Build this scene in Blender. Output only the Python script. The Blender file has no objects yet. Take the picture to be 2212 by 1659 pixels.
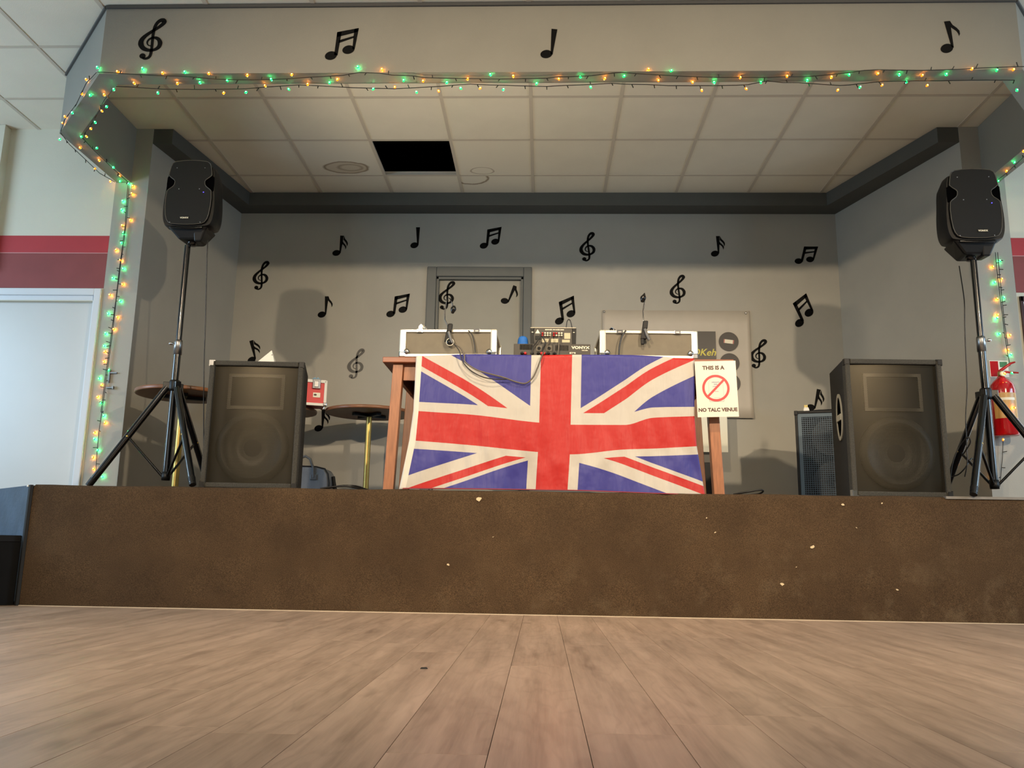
import bpy, math, random
import numpy as np
from mathutils import Matrix, Vector
random.seed(7)
S = bpy.context.scene
COL = S.collection
R = math.radians

# ------------------------------------------------------------------ camera
FPX, PITCH, YAW, ROLL, CAMH = 1816.65, 0.1926, 0.0370, -0.0158, 0.3457
W, H = 2212, 1659
def _rot():
    Rz = Matrix.Rotation(YAW, 3, 'Z'); Rx = Matrix.Rotation(PITCH, 3, 'X'); Ry = Matrix.Rotation(ROLL, 3, 'Y')
    return Rz @ Rx @ Ry
CM = _rot()
CP = Vector((0, 0, CAMH))
right, fwd, up = CM.col[0], CM.col[1], CM.col[2]
cd = bpy.data.cameras.new('camera'); cam = bpy.data.objects.new('camera', cd); COL.objects.link(cam)
mw = Matrix.Identity(4)
for i in range(3):
    mw[i][0] = right[i]; mw[i][1] = up[i]; mw[i][2] = -fwd[i]; mw[i][3] = CP[i]
cam.matrix_world = mw
cd.sensor_fit = 'HORIZONTAL'; cd.sensor_width = 36; cd.lens = FPX / W * 36; cd.clip_start = .02
S.camera = cam

# ------------------------------------------------------------------ world, lights, exposure
wd = bpy.data.worlds.new('world'); S.world = wd; wd.use_nodes = True
wd.node_tree.nodes['Background'].inputs[0].default_value = (.75, .85, 1, 1)
wd.node_tree.nodes['Background'].inputs[1].default_value = .05
S.view_settings.view_transform = 'Standard'; S.view_settings.look = 'None'
S.view_settings.exposure = 0.15; S.view_settings.gamma = 1
S.view_settings.use_curve_mapping = False
S.cycles.adaptive_threshold = .03; S.cycles.caustics_reflective = False; S.cycles.caustics_refractive = False
def lamp(name, kind, loc, energy, color, target=None, **kw):
    l = bpy.data.lights.new(name, kind); l.energy = energy; l.color = color
    for k, v in kw.items(): setattr(l, k, v)
    o = bpy.data.objects.new(name, l); COL.objects.link(o); o.location = loc
    if target is not None:
        o.rotation_euler = (Vector(target) - Vector(loc)).to_track_quat('-Z', 'Y').to_euler()
    return o
WARM = (1, .80, .56)
lamp('stage_spot', 'SPOT', (-2.58, -1.0, 3.2), 960, WARM, (.0, 5.2, .45), spot_size=R(66), spot_blend=1, shadow_soft_size=.07)
lamp('stage_spot', 'SPOT', (3.19, -1.0, 3.2), 960, WARM, (.5, 5.2, .45), spot_size=R(66), spot_blend=1, shadow_soft_size=.07)
lamp('floor_spot', 'SPOT', (.3, 2.6, 3.2), 190, WARM, (.25, 5.6, .2), spot_size=R(66), spot_blend=.8, shadow_soft_size=.06)
lamp('red_spot', 'SPOT', (.1, .9, 3.2), 16, (1, .16, .1), (.15, 1.5, 0), spot_size=R(26), spot_blend=1, shadow_soft_size=.05)
lamp('hall_lamp', 'AREA', (0, -1.0, 3.25), 26, (1, .88, .72), (0, -1.0, 0), shape='DISK', size=.6)
lamp('daylight_and_fill', 'AREA', (0, -3.9, 1.5), 26, (.95, .97, 1), (0, 3.0, 1.3), shape='RECTANGLE', size=7, size_y=1.7)  # unseen fill added behind the viewer to lift the ambient light, no window there
lamp('daylight_and_fill', 'AREA', (-5.8, 3.3, 1.75), 112, (.55, .78, 1), (0, 4.1, .5), shape='RECTANGLE', size=2.2, size_y=1.3)
lamp('daylight_and_fill', 'AREA', (5.8, 3.3, 1.75), 95, (.55, .78, 1), (0, 4.0, .5), shape='RECTANGLE', size=2.2, size_y=1.3)

# ------------------------------------------------------------------ pixel helpers
def ray(u, v):
    return CM @ Vector(((u - W / 2) / FPX, 1, (H / 2 - v) / FPX))
def aty(u, v, y):
    d = ray(u, v); return CP + d * (y / d.y)
def atz(u, v, z):
    d = ray(u, v); return CP + d * ((z - CAMH) / d.z)
def atplane(u, v, P0, n):
    d = ray(u, v); return CP + d * ((Vector(P0) - CP).dot(n) / d.dot(n))

# ------------------------------------------------------------------ materials
def lin(c):
    return tuple(((x / 255) / 12.92 if x / 255 <= .04045 else ((x / 255 + .055) / 1.055) ** 2.4) for x in c) + (1,)
MATS = {}
def mat(name, col, rough=.5, metal=0, var=0, vscale=6, bump=0, bscale=60, spec=.5, emit=0, stretch=None, coat=0):
    if name in MATS: return MATS[name]
    m = bpy.data.materials.new(name); m.use_nodes = True; nt = m.node_tree; b = nt.nodes['Principled BSDF']
    b.inputs['Base Color'].default_value = lin(col); b.inputs['Roughness'].default_value = rough
    b.inputs['Metallic'].default_value = metal; b.inputs['Specular IOR Level'].default_value = spec
    b.inputs['Coat Weight'].default_value = coat
    if emit:
        b.inputs['Emission Color'].default_value = lin(col); b.inputs['Emission Strength'].default_value = emit
    if var or bump:
        tc = nt.nodes.new('ShaderNodeTexCoord'); src = tc.outputs['Object']
        if stretch:
            mp = nt.nodes.new('ShaderNodeMapping'); mp.inputs['Scale'].default_value = stretch
            nt.links.new(src, mp.inputs[0]); src = mp.outputs[0]
        if var:
            n = nt.nodes.new('ShaderNodeTexNoise'); n.inputs['Scale'].default_value = vscale; n.inputs['Detail'].default_value = 6
            nt.links.new(src, n.inputs['Vector'])
            r = nt.nodes.new('ShaderNodeMapRange'); r.inputs[1].default_value = .3; r.inputs[2].default_value = .7
            r.inputs[3].default_value = 1 - var; r.inputs[4].default_value = 1 + var
            nt.links.new(n.outputs[0], r.inputs[0])
            mx = nt.nodes.new('ShaderNodeVectorMath'); mx.operation = 'SCALE'; mx.inputs[0].default_value = lin(col)[:3]
            nt.links.new(r.outputs[0], mx.inputs['Scale']); nt.links.new(mx.outputs[0], b.inputs['Base Color'])
        if bump:
            n = nt.nodes.new('ShaderNodeTexNoise'); n.inputs['Scale'].default_value = bscale; n.inputs['Detail'].default_value = 4
            nt.links.new(src, n.inputs['Vector'])
            bp = nt.nodes.new('ShaderNodeBump'); bp.inputs['Strength'].default_value = bump; bp.inputs['Distance'].default_value = .01
            nt.links.new(n.outputs[0], bp.inputs['Height']); nt.links.new(bp.outputs[0], b.inputs['Normal'])
    MATS[name] = m
    return m
class NT:
    """small helper to write node maths"""
    def __init__(s, name):
        s.m = bpy.data.materials.new(name); s.m.use_nodes = True; s.nt = s.m.node_tree; s.b = s.nt.nodes['Principled BSDF']
        MATS[name] = s.m
    def new(s, t, **k):
        n = s.nt.nodes.new(t)
        for a, v in k.items(): setattr(n, a, v)
        return n
    def put(s, sock, v):
        if isinstance(v, bpy.types.NodeSocket): s.nt.links.new(v, sock)
        else: sock.default_value = v
    def math(s, op, a, b=None, c=None):
        n = s.new('ShaderNodeMath', operation=op); s.put(n.inputs[0], a)
        if b is not None: s.put(n.inputs[1], b)
        if c is not None: s.put(n.inputs[2], c)
        return n.outputs[0]
    def mix(s, f, a, b):
        n = s.new('ShaderNodeMix', data_type='RGBA'); s.put(n.inputs[0], f); s.put(n.inputs[6], a); s.put(n.inputs[7], b)
        return n.outputs[2]
    def noise(s, vec, scale, detail=4, rough=.5):
        n = s.new('ShaderNodeTexNoise'); n.inputs['Scale'].default_value = scale; n.inputs['Detail'].default_value = detail
        n.inputs['Roughness'].default_value = rough
        s.nt.links.new(vec, n.inputs['Vector']); return n.outputs[0]
    def rng(s, v, a, b, c=0, d=1):
        n = s.new('ShaderNodeMapRange'); s.put(n.inputs[0], v)
        for i, x in enumerate((a, b, c, d)): n.inputs[i + 1].default_value = x
        return n.outputs[0]
    def bump(s, h, st, dist=.01):
        n = s.new('ShaderNodeBump'); n.inputs['Strength'].default_value = st; n.inputs['Distance'].default_value = dist
        s.nt.links.new(h, n.inputs['Height']); s.nt.links.new(n.outputs[0], s.b.inputs['Normal'])

GREY = mat('grey_wall_paint', (168, 165, 156), .75, var=.04, vscale=3, bump=.12, bscale=220)
GREYTRIM = mat('dark_grey_gloss_paint', (92, 96, 96), .45, var=.04, vscale=4)
FASCIA = mat('fascia_paint', (138, 136, 127), .75, var=.04, vscale=3, bump=.12, bscale=220)
CREAM = mat('cream_wall_paint', (218, 214, 196), .75, var=.03, vscale=2, bump=.1, bscale=200)
WHITEGLOSS = mat('white_gloss_paint', (222, 226, 230), .3, var=.02, vscale=3)
DOORWHITE = mat('white_door_paint', (212, 212, 208), .35, var=.03, vscale=2)
RED1 = mat('bright_red_paint', (180, 52, 58), .6, var=.04, vscale=5)
RED2 = mat('maroon_paint', (140, 66, 64), .65, var=.06, vscale=8)
PINK = mat('pink_line_paint', (205, 150, 150), .6)
TILE = mat('ceiling_tile', (232, 225, 208), .85, var=.03, vscale=4, bump=.1, bscale=160)
TBAR = mat('ceiling_bar', (204, 194, 178), .6)
BLACK = mat('black_vinyl', (5, 5, 5), .6, spec=.12)
SHINY = mat('shiny_vinyl', (8, 8, 9), .42)
VOID = mat('dark_void', (6, 6, 7), .95, spec=0)
BPLAST = mat('black_plastic', (12, 12, 13), .45, bump=.1, bscale=500, spec=.3)
BGLOSS = mat('black_gloss', (12, 12, 13), .22)
STEELBLK = mat('black_tube', (9, 9, 11), .2, metal=.0, spec=.5, coat=.35)
CHROME = mat('chrome', (200, 202, 206), .15, metal=1)
STEEL = mat('dull_steel', (150, 150, 150), .35, metal=1)
BRASS = mat('brass', (190, 165, 95), .38, metal=.85, var=.12, vscale=14)
CABCARPET = mat('cabinet_carpet', (66, 64, 58), .95, var=.35, vscale=160, bump=.6, bscale=350)
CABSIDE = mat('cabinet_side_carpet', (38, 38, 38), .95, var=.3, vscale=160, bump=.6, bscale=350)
ALU = mat('aluminium', (226, 222, 205), .34, metal=.75)
CASEP = mat('case_panel', (108, 100, 84), .5, var=.08, vscale=20, spec=.4)
WOOD = mat('table_wood', (150, 96, 62), .42, var=.22, vscale=14, stretch=(6, 6, .7))
WOODTOP = mat('table_top_wood', (138, 84, 60), .4, var=.2, vscale=10, stretch=(.6, 6, 6))
EDGEWOOD = mat('round_top_edge', (124, 82, 54), .4, var=.15, vscale=20)
UNDER = mat('round_top_underside', (88, 80, 66), .7, var=.1, vscale=8)
WHITE = mat('white_card', (232, 228, 216), .6)
PAPER = mat('laminated_paper', (222, 214, 196), .22, spec=.6)
INK = mat('brown_ink', (70, 40, 36), .5)
REDINK = mat('red_ink', (205, 40, 42), .4)
BLUEPANEL = mat('blue_painted_board', (66, 84, 104), .55, var=.22, vscale=7, bump=.2, bscale=40)
STEPBLK = mat('black_painted_step', (8, 8, 9), .6, var=.3, vscale=9, spec=.15)
REDCASE = mat('red_case', (205, 38, 40), .4)
BAGM = mat('blue_grey_leatherette', (118, 124, 134), .42, var=.12, vscale=12, bump=.25, bscale=90)
BAGD = mat('black_strap', (16, 16, 18), .6)
BLUEFOAM = mat('blue_foam', (34, 104, 190), .7, bump=.1, bscale=300)
CABLE = mat('black_cable', (14, 14, 15), .4)
GREYCABLE = mat('grey_cable', (92, 84, 72), .4)
DIRTGREY = mat('grey_metal_panel', (66, 62, 56), .4, metal=.2)
LABELW = mat('white_print', (235, 228, 205), .5)
LABELY = mat('yellow_print', (214, 200, 84), .5)
LEDBLUE = mat('blue_led', (70, 60, 255), .4, emit=6)
EXTRED = mat('extinguisher_red', (176, 14, 24), .18, coat=.5)
EXTLABEL = mat('extinguisher_label', (196, 150, 84), .4)
GREENP = mat('green_print', (60, 120, 70), .5)
REDW = mat('red_cone', (190, 40, 40), .4)
GREENBULB = mat('green_bulb', (8, 225, 90), .3, emit=2.6)
GREENCORE = mat('green_core', (50, 255, 140), .3, emit=110)
AMBERCORE = mat('amber_core', (255, 156, 36), .3, emit=110)
AMBERBULB = mat('amber_bulb', (255, 122, 12), .3, emit=2.0)
WIRE = mat('dark_green_wire', (14, 18, 14), .5)
OUTSIDE = mat('daylit_glass', (232, 236, 240), .1, emit=1.1)
MAROONF = mat('dark_maroon_frame', (58, 26, 32), .35)
for m_ in (GREENBULB, AMBERBULB): m_.cycles.emission_sampling = 'NONE'
LAMPGLOW = mat('lit_lamp', (255, 236, 200), .3, emit=30)

# wood plank
n = NT('laminate_plank'); tc = n.new('ShaderNodeTexCoord'); oi = n.new('ShaderNodeObjectInfo')
ad = n.new('ShaderNodeVectorMath', operation='MULTIPLY_ADD')
cx = n.new('ShaderNodeCombineXYZ'); n.put(cx.inputs[0], n.math('MULTIPLY', oi.outputs['Random'], 37.0)); n.put(cx.inputs[1], n.math('MULTIPLY', oi.outputs['Random'], 91.0))
n.nt.links.new(tc.outputs['Object'], ad.inputs[0]); ad.inputs[1].default_value = (1, 1, 1); n.nt.links.new(cx.outputs[0], ad.inputs[2])
mp = n.new('ShaderNodeMapping'); mp.inputs['Scale'].default_value = (9, .7, 1); n.nt.links.new(ad.outputs[0], mp.inputs[0])
g1 = n.noise(mp.outputs[0], 1.6, 6, .6)
mp2 = n.new('ShaderNodeMapping'); mp2.inputs['Scale'].default_value = (60, 2.2, 1); n.nt.links.new(ad.outputs[0], mp2.inputs[0])
g2 = n.noise(mp2.outputs[0], 2.0, 4, .6)
mp3 = n.new('ShaderNodeMapping'); mp3.inputs['Scale'].default_value = (3.4, .9, 1); n.nt.links.new(ad.outputs[0], mp3.inputs[0])
g3 = n.noise(mp3.outputs[0], 1.5, 3)
rings = n.math('SINE', n.math('MULTIPLY', g3, 70.0))
c1 = n.mix(n.rng(g1, .25, .78), lin((136, 115, 98)), lin((204, 176, 154)))
c2 = n.mix(n.math('MULTIPLY', n.rng(g2, .35, .7), .35), c1, lin((202, 176, 154)))
c3 = n.mix(n.math('MULTIPLY', n.rng(rings, .2, 1), .12), c2, lin((100, 80, 66)))
mp4 = n.new('ShaderNodeMapping'); mp4.inputs['Scale'].default_value = (7, 1.5, 1); n.nt.links.new(ad.outputs[0], mp4.inputs[0]); kn = n.noise(mp4.outputs[0], 1.3, 3, .6)
c4 = n.mix(n.math('MULTIPLY', n.rng(kn, .60, .78), .5), c3, lin((84, 66, 54)))
tint = n.rng(oi.outputs['Random'], 0, 1, .95, 1.06)
sc = n.new('ShaderNodeVectorMath', operation='SCALE'); n.nt.links.new(c4, sc.inputs[0]); n.put(sc.inputs['Scale'], tint)
n.nt.links.new(sc.outputs[0], n.b.inputs['Base Color']); n.b.inputs['Roughness'].default_value = .33; n.b.inputs['Specular IOR Level'].default_value = .5
n.bump(g2, .08, .004); PLANK = n.m
# brown stage carpet with scuffs and bits
n = NT('brown_carpet'); tc = n.new('ShaderNodeTexCoord'); co = tc.outputs['Object']
f1 = n.noise(co, 260, 3, .6); f2 = n.noise(co, 3.2, 5, .6); f3 = n.noise(co, 9, 7, .7); f4 = n.noise(co, 34, 2)
sep = n.new('ShaderNodeSeparateXYZ'); n.nt.links.new(co, sep.inputs[0])
base = n.mix(n.rng(f1, .3, .7), lin((50, 38, 26)), lin((100, 79, 56)))
base = n.mix(n.math('MULTIPLY', n.rng(f2, .35, .7), .45), base, lin((44, 32, 22)))
low = n.rng(sep.outputs[2], .0, .5, .8, .12)
rgt = n.rng(sep.outputs[0], -1.6, 1.9, .12, 1)
scf = n.math('MULTIPLY', n.math('MULTIPLY', n.rng(f3, .50, .78), low), rgt)
base = n.mix(n.math('MULTIPLY', scf, .32), base, lin((150, 134, 108)))
base = n.mix(n.rng(f4, .80, .83), base, lin((190, 174, 140)))
n.nt.links.new(base, n.b.inputs['Base Color']); n.b.inputs['Roughness'].default_value = .95; n.b.inputs['Specular IOR Level'].default_value = .2
n.bump(f1, .7, .006); CARPET = n.m
# union flag on UV (u,v stored as flag units -31.5..30 and -15..15)
n = NT('union_flag_cloth'); uv = n.new('ShaderNodeUVMap'); uv.uv_map = 'UVMap'
sp = n.new('ShaderNodeSeparateXYZ'); n.nt.links.new(uv.outputs[0], sp.inputs[0])
x = n.math('SUBTRACT', n.math('MULTIPLY', sp.outputs[0], 64.0), 32.0); y = n.math('SUBTRACT', n.math('MULTIPLY', sp.outputs[1], 30.0), 15.0)
ax = n.math('ABSOLUTE', x); ay = n.math('ABSOLUTE', y); q5 = 1 / math.sqrt(5)
d1 = n.math('MULTIPLY', n.math('SUBTRACT', x, n.math('MULTIPLY', y, 2.0)), q5)
d2 = n.math('MULTIPLY', n.math('ADD', x, n.math('MULTIPLY', y, 2.0)), q5)
lt = lambda a, b: n.math('LESS_THAN', a, b)
gt = lambda a, b: n.math('GREATER_THAN', a, b)
AND = lambda *a: a[0] if len(a) == 1 else n.math('MULTIPLY', a[0], AND(*a[1:]))
OR = lambda a, b: n.math('MAXIMUM', a, b)
wsal = OR(lt(n.math('ABSOLUTE', d1), 3.0), lt(n.math('ABSOLUTE', d2), 3.0))
xp = gt(x, 0.0); xn = lt(x, 0.0)
r1 = OR(AND(xn, gt(d2, -2.0), lt(d2, 0.0), gt(y, 0.0)), AND(xp, gt(d2, 0.0), lt(d2, 2.0), lt(y, 0.0)))
r2 = OR(AND(xp, gt(d1, -2.0), lt(d1, 0.0), gt(y, 0.0)), AND(xn, gt(d1, 0.0), lt(d1, 2.0), lt(y, 0.0)))
wcr = OR(lt(ax, 5.0), lt(ay, 5.0)); rcr = OR(lt(ax, 3.0), lt(ay, 3.0)); hoist = lt(x, -30.0)
BL, WH, RD = lin((50, 49, 128)), lin((182, 176, 166)), lin((172, 25, 19))
c = n.mix(wsal, BL, WH); c = n.mix(OR(r1, r2), c, RD); c = n.mix(wcr, c, WH); c = n.mix(rcr, c, RD); c = n.mix(hoist, c, lin((205, 200, 188)))
cv = n.new('ShaderNodeTexCoord'); nn = n.noise(cv.outputs['Object'], 3.2, 4, .55); mpf = n.new('ShaderNodeMapping'); mpf.inputs['Scale'].default_value = (11, 1, 2.2)
mpf.inputs['Rotation'].default_value = (0, .35, 0)
n.nt.links.new(cv.outputs['Object'], mpf.inputs[0]); n2 = n.noise(mpf.outputs[0], 1.4, 3, .5)
cre = n.math('ABSOLUTE', n.math('SUBTRACT', n.noise(cv.outputs['Object'], 5.5, 2), .5)); cre = n.rng(cre, 0, .05, -.35, 0)
n.nt.links.new(c, n.b.inputs['Base Color']); n.b.inputs['Roughness'].default_value = .5; n.b.inputs['Specular IOR Level'].default_value = .4
n.b.inputs['Sheen Weight'].default_value = .15
n.bump(n.math('ADD', nn, n.math('MULTIPLY', n2, .7)), .75, .022); FLAG = n.m
# perforated grilles: real see-through holes
def grille(name, col, pitch, hole, square=False, metal=.3, rough=.4):
    n = NT(name); tc = n.new('ShaderNodeTexCoord'); sp = n.new('ShaderNodeSeparateXYZ'); n.nt.links.new(tc.outputs['Object'], sp.inputs[0])
    X, Z = sp.outputs[0], sp.outputs[2]
    if square:
        fx = n.math('PINGPONG', n.math('ADD', X, 5.0), pitch / 2); fz = n.math('PINGPONG', n.math('ADD', Z, 5.0), pitch / 2)
        m = AND2(n, n.math('GREATER_THAN', fx, pitch / 2 * (1 - hole)), n.math('GREATER_THAN', fz, pitch / 2 * (1 - hole)))
    else:
        row = n.math('FLOOR', n.math('DIVIDE', n.math('ADD', Z, 5.0), pitch * .866))
        off = n.math('MULTIPLY', n.math('MODULO', row, 2.0), pitch / 2)
        fx = n.math('SUBTRACT', n.math('MODULO', n.math('ADD', n.math('ADD', X, 5.0), off), pitch), pitch / 2)
        fz = n.math('SUBTRACT', n.math('MODULO', n.math('ADD', Z, 5.0), pitch * .866), pitch * .433)
        d = n.math('ADD', n.math('MULTIPLY', fx, fx), n.math('MULTIPLY', fz, fz))
        m = n.math('LESS_THAN', d, (pitch * hole / 2) ** 2)
    n.b.inputs['Base Color'].default_value = lin(col); n.b.inputs['Metallic'].default_value = metal; n.b.inputs['Roughness'].default_value = rough
    tr = n.new('ShaderNodeBsdfTransparent'); mx = n.new('ShaderNodeMixShader'); out = n.nt.nodes['Material Output']
    n.put(mx.inputs[0], m); n.nt.links.new(n.b.outputs[0], mx.inputs[1]); n.nt.links.new(tr.outputs[0], mx.inputs[2])
    n.nt.links.new(mx.outputs[0], out.inputs[0])
    return n.m
def AND2(n, a, b): return n.math('MULTIPLY', a, b)
GRILLE = grille('cabinet_grille', (50, 45, 34), .0068, .68, metal=.75, rough=.36)
AMPGRILLE = grille('square_mesh_grille', (66, 80, 92), .0145, .72, square=True, metal=.3)
# stained ceiling tile: brown water rings given in tile coordinates
def stained(name, rings):
    n = NT(name); tc = n.new('ShaderNodeTexCoord'); co = tc.outputs['Object']
    w = n.noise(co, 9, 3); sp = n.new('ShaderNodeSeparateXYZ'); n.nt.links.new(co, sp.inputs[0])
    c = lin((232, 225, 208))
    for (x, y, rx, ry, wd_, st, fill) in rings:
        dx = n.math('DIVIDE', n.math('SUBTRACT', sp.outputs[0], x), rx); dy = n.math('DIVIDE', n.math('SUBTRACT', sp.outputs[1], y), ry)
        d = n.math('SQRT', n.math('ADD', n.math('MULTIPLY', dx, dx), n.math('MULTIPLY', dy, dy)))
        d = n.math('ADD', d, n.math('MULTIPLY', n.math('SUBTRACT', w, .5), .35))
        e = n.math('ABSOLUTE', n.math('SUBTRACT', d, 1.0))
        rng_ = n.rng(e, 0, wd_, st, 0)
        c = n.mix(rng_, c, lin((122, 92, 56)))
        if fill: c = n.mix(n.rng(d, .9, 1.0, fill, 0), c, lin((170, 142, 100)))
    n.put(n.b.inputs['Base Color'], c); n.b.inputs['Roughness'].default_value = .85
    return n.m

# ------------------------------------------------------------------ mesh builder
class MB:
    def __init__(s): s.v = []; s.f = []; s.sm = []
    def add(s, vs, fs, smooth=False, M=None):
        o = len(s.v)
        s.v += [tuple(M @ Vector(p)) if M is not None else tuple(p) for p in vs]
        s.f += [tuple(i + o for i in f) for f in fs]; s.sm += [smooth] * len(fs); return s
    def box(s, x0, x1, y0, y1, z0, z1, M=None):
        vs = [(x, y, z) for z in (z0, z1) for y in (y0, y1) for x in (x0, x1)]
        return s.add(vs, [(0, 2, 3, 1), (4, 5, 7, 6), (0, 1, 5, 4), (2, 6, 7, 3), (0, 4, 6, 2), (1, 3, 7, 5)], False, M)
    def hexa(s, b, t, M=None):       # bottom quad, top quad (ccw from above)
        return s.add(list(b) + list(t), [(3, 2, 1, 0), (4, 5, 6, 7)] + [(i, (i + 1) % 4, 4 + (i + 1) % 4, 4 + i) for i in range(4)], False, M)
    def prism(s, poly, z0, z1, M=None, smooth=False):
        k = len(poly); area = sum(poly[i][0] * poly[(i + 1) % k][1] - poly[(i + 1) % k][0] * poly[i][1] for i in range(k))
        if area < 0: poly = poly[::-1]
        vs = [(p[0], p[1], z0) for p in poly] + [(p[0], p[1], z1) for p in poly]
        s.add(vs, [tuple(range(k - 1, -1, -1)), tuple(range(k, 2 * k))], False, M); o = len(s.v) - 2 * k
        for i in range(k):
            s.f.append((o + i, o + (i + 1) % k, o + k + (i + 1) % k, o + k + i)); s.sm.append(smooth)
        return s
    def loft(s, rings, cap=True, smooth=False, M=None):
        k = len(rings[0]); vs = [p for r in rings for p in r]; fs = []
        for j in range(len(rings) - 1):
            for i in range(k):
                a, b = j * k + i, j * k + (i + 1) % k; fs.append((a, b, b + k, a + k))
        s.add(vs, fs, smooth, M)
        if cap:
            s.add(rings[0], [tuple(range(k - 1, -1, -1))], False, M); s.add(rings[-1], [tuple(range(k))], False, M)
        return s
    def tube(s, path, r, nseg=8, M=None, cap=True):
        path = [Vector(p) for p in path]; rings = []; ref = None
        for i, p in enumerate(path):
            t = (path[min(i + 1, len(path) - 1)] - path[max(i - 1, 0)]).normalized()
            if ref is None: ref = Vector((0, 0, 1)) if abs(t.z) < .9 else Vector((1, 0, 0))
            a = t.cross(ref).normalized(); b = t.cross(a).normalized(); ref = -b if False else a.cross(t).normalized()
            rr = r[i] if isinstance(r, (list, tuple)) else r
            rings.append([p + (a * math.cos(q) + ref * math.sin(q)) * rr for q in [2 * math.pi * k / nseg for k in range(nseg)]])
        rings = [[tuple(x) for x in g] for g in rings]
        return s.loft(rings, cap, True, M)
    def lathe(s, prof, nseg=24, M=None, c=(0, 0, 0), smooth=True):   # profile of (r, z)
        rings = [[(c[0] + max(r, 1e-4) * math.cos(2 * math.pi * k / nseg), c[1] + max(r, 1e-4) * math.sin(2 * math.pi * k / nseg), c[2] + z) for k in range(nseg)] for r, z in prof]
        return s.loft(rings, True, smooth, M)
    def build(s, name, m, parent=None, bevel=0, auto=False):
        me = bpy.data.meshes.new(name); me.from_pydata([tuple(p) for p in s.v], [], s.f); me.update()
        me.polygons.foreach_set('use_smooth', s.sm)
        if m: me.materials.append(m)
        o = bpy.data.objects.new(name, me); COL.objects.link(o)
        if parent: o.parent = parent
        if bevel:
            b = o.modifiers.new('bevel', 'BEVEL'); b.width = bevel; b.segments = 2; b.limit_method = 'ANGLE'; b.angle_limit = R(40)
        return o
def frame(o, ex, ey, ez):
    M = Matrix.Identity(4)
    for i in range(3): M[i][0] = ex[i]; M[i][1] = ey[i]; M[i][2] = ez[i]; M[i][3] = o[i]
    return M
def wallM(x, y, z, rot=0):       # local xy drawn on a wall facing -Y, local z toward the viewer
    return Matrix.Translation((x, y, z)) @ frame((0, 0, 0), (1, 0, 0), (0, 0, 1), (0, -1, 0)) @ Matrix.Rotation(rot, 4, 'Z')
def tag(o, label=None, cat=None, group=None, kind=None):
    if label: o['label'] = label
    if cat: o['category'] = cat
    if group: o['group'] = group
    if kind: o['kind'] = kind
    return o
def thing(name, label, cat, loc=(0, 0, 0), rz=0, group=None, kind=None):
    o = bpy.data.objects.new(name, None); COL.objects.link(o); o.location = loc; o.rotation_euler = (0, 0, rz); o.empty_display_size = .1
    return tag(o, label, cat, group, kind)
def struct(o, label): return tag(o, label, None, None, 'structure')
def text(s, size, m, parent, M, name, bold=0, ext=.0006, sx=1, align='CENTER'):
    cu = bpy.data.curves.new(name, 'FONT'); cu.body = s; cu.size = size; cu.align_x = align; cu.align_y = 'CENTER'; cu.extrude = ext; cu.offset = bold
    cu.resolution_u = 3
    t = bpy.data.objects.new(name, cu); COL.objects.link(t)
    dg = bpy.context.evaluated_depsgraph_get(); me = bpy.data.meshes.new_from_object(t.evaluated_get(dg))
    bpy.data.objects.remove(t); bpy.data.curves.remove(cu)
    me.transform(M @ Matrix.Diagonal((sx, 1, 1, 1))); me.materials.clear(); me.materials.append(m)
    o = bpy.data.objects.new(name, me); COL.objects.link(o)
    if parent: o.parent = parent
    return o
def copy_obj(o, parent=None, **k):
    c = o.copy(); COL.objects.link(c); c.parent = parent
    for a, v in k.items(): setattr(c, a, v)
    return c
def circ(r, k=24, cx=0, cy=0, ry=None, a0=0, a1=2 * math.pi):
    return [(cx + r * math.cos(a0 + (a1 - a0) * i / k), cy + (ry or r) * math.sin(a0 + (a1 - a0) * i / k)) for i in range(k)]

# ------------------------------------------------------------------ the room
HS, YS, YP, YB, ZC, ZF = .65, 4.585, 5.555, 6.85, 3.295, 2.877
# floor and planks
fl = MB().box(-6, 6, -4, 6.9, -.06, -.011).build('floor', mat('floor_base', (104, 80, 62), .5)); struct(fl, 'brown wood-look laminate floor of the hall')
PX0, PWD, PLEN = -.2625, .175, 1.52
plank_me = MB().box(-PWD / 2 + .0006, PWD / 2 - .0006, -PLEN / 2 + .0003, PLEN / 2 - .0003, -.0105, 0).build('plank', PLANK, fl, bevel=.0006)
first = True
endj = {}
for i in range(-21, 23):
    xc = PX0 + PWD * (i + .5)
    off = (i * .47 + .13 * ((i * 7) % 5)) % 1 * PLEN
    if i == 2: off = atz(1350, 1585, 0).y
    if i == 3: off = atz(1540, 1566, 0).y
    if i == -2: off = atz(600, 1585, 0).y
    off = off % PLEN
    yend = YS if -2.8 < xc < 2.85 else 5.5
    yc = off - PLEN / 2 + .0
    while yc + PLEN / 2 < .35: yc += PLEN
    while yc - PLEN / 2 < yend:
        o = plank_me if first else copy_obj(plank_me, fl)
        first = False
        o.location = (xc, yc, 0); yc += PLEN
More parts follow.
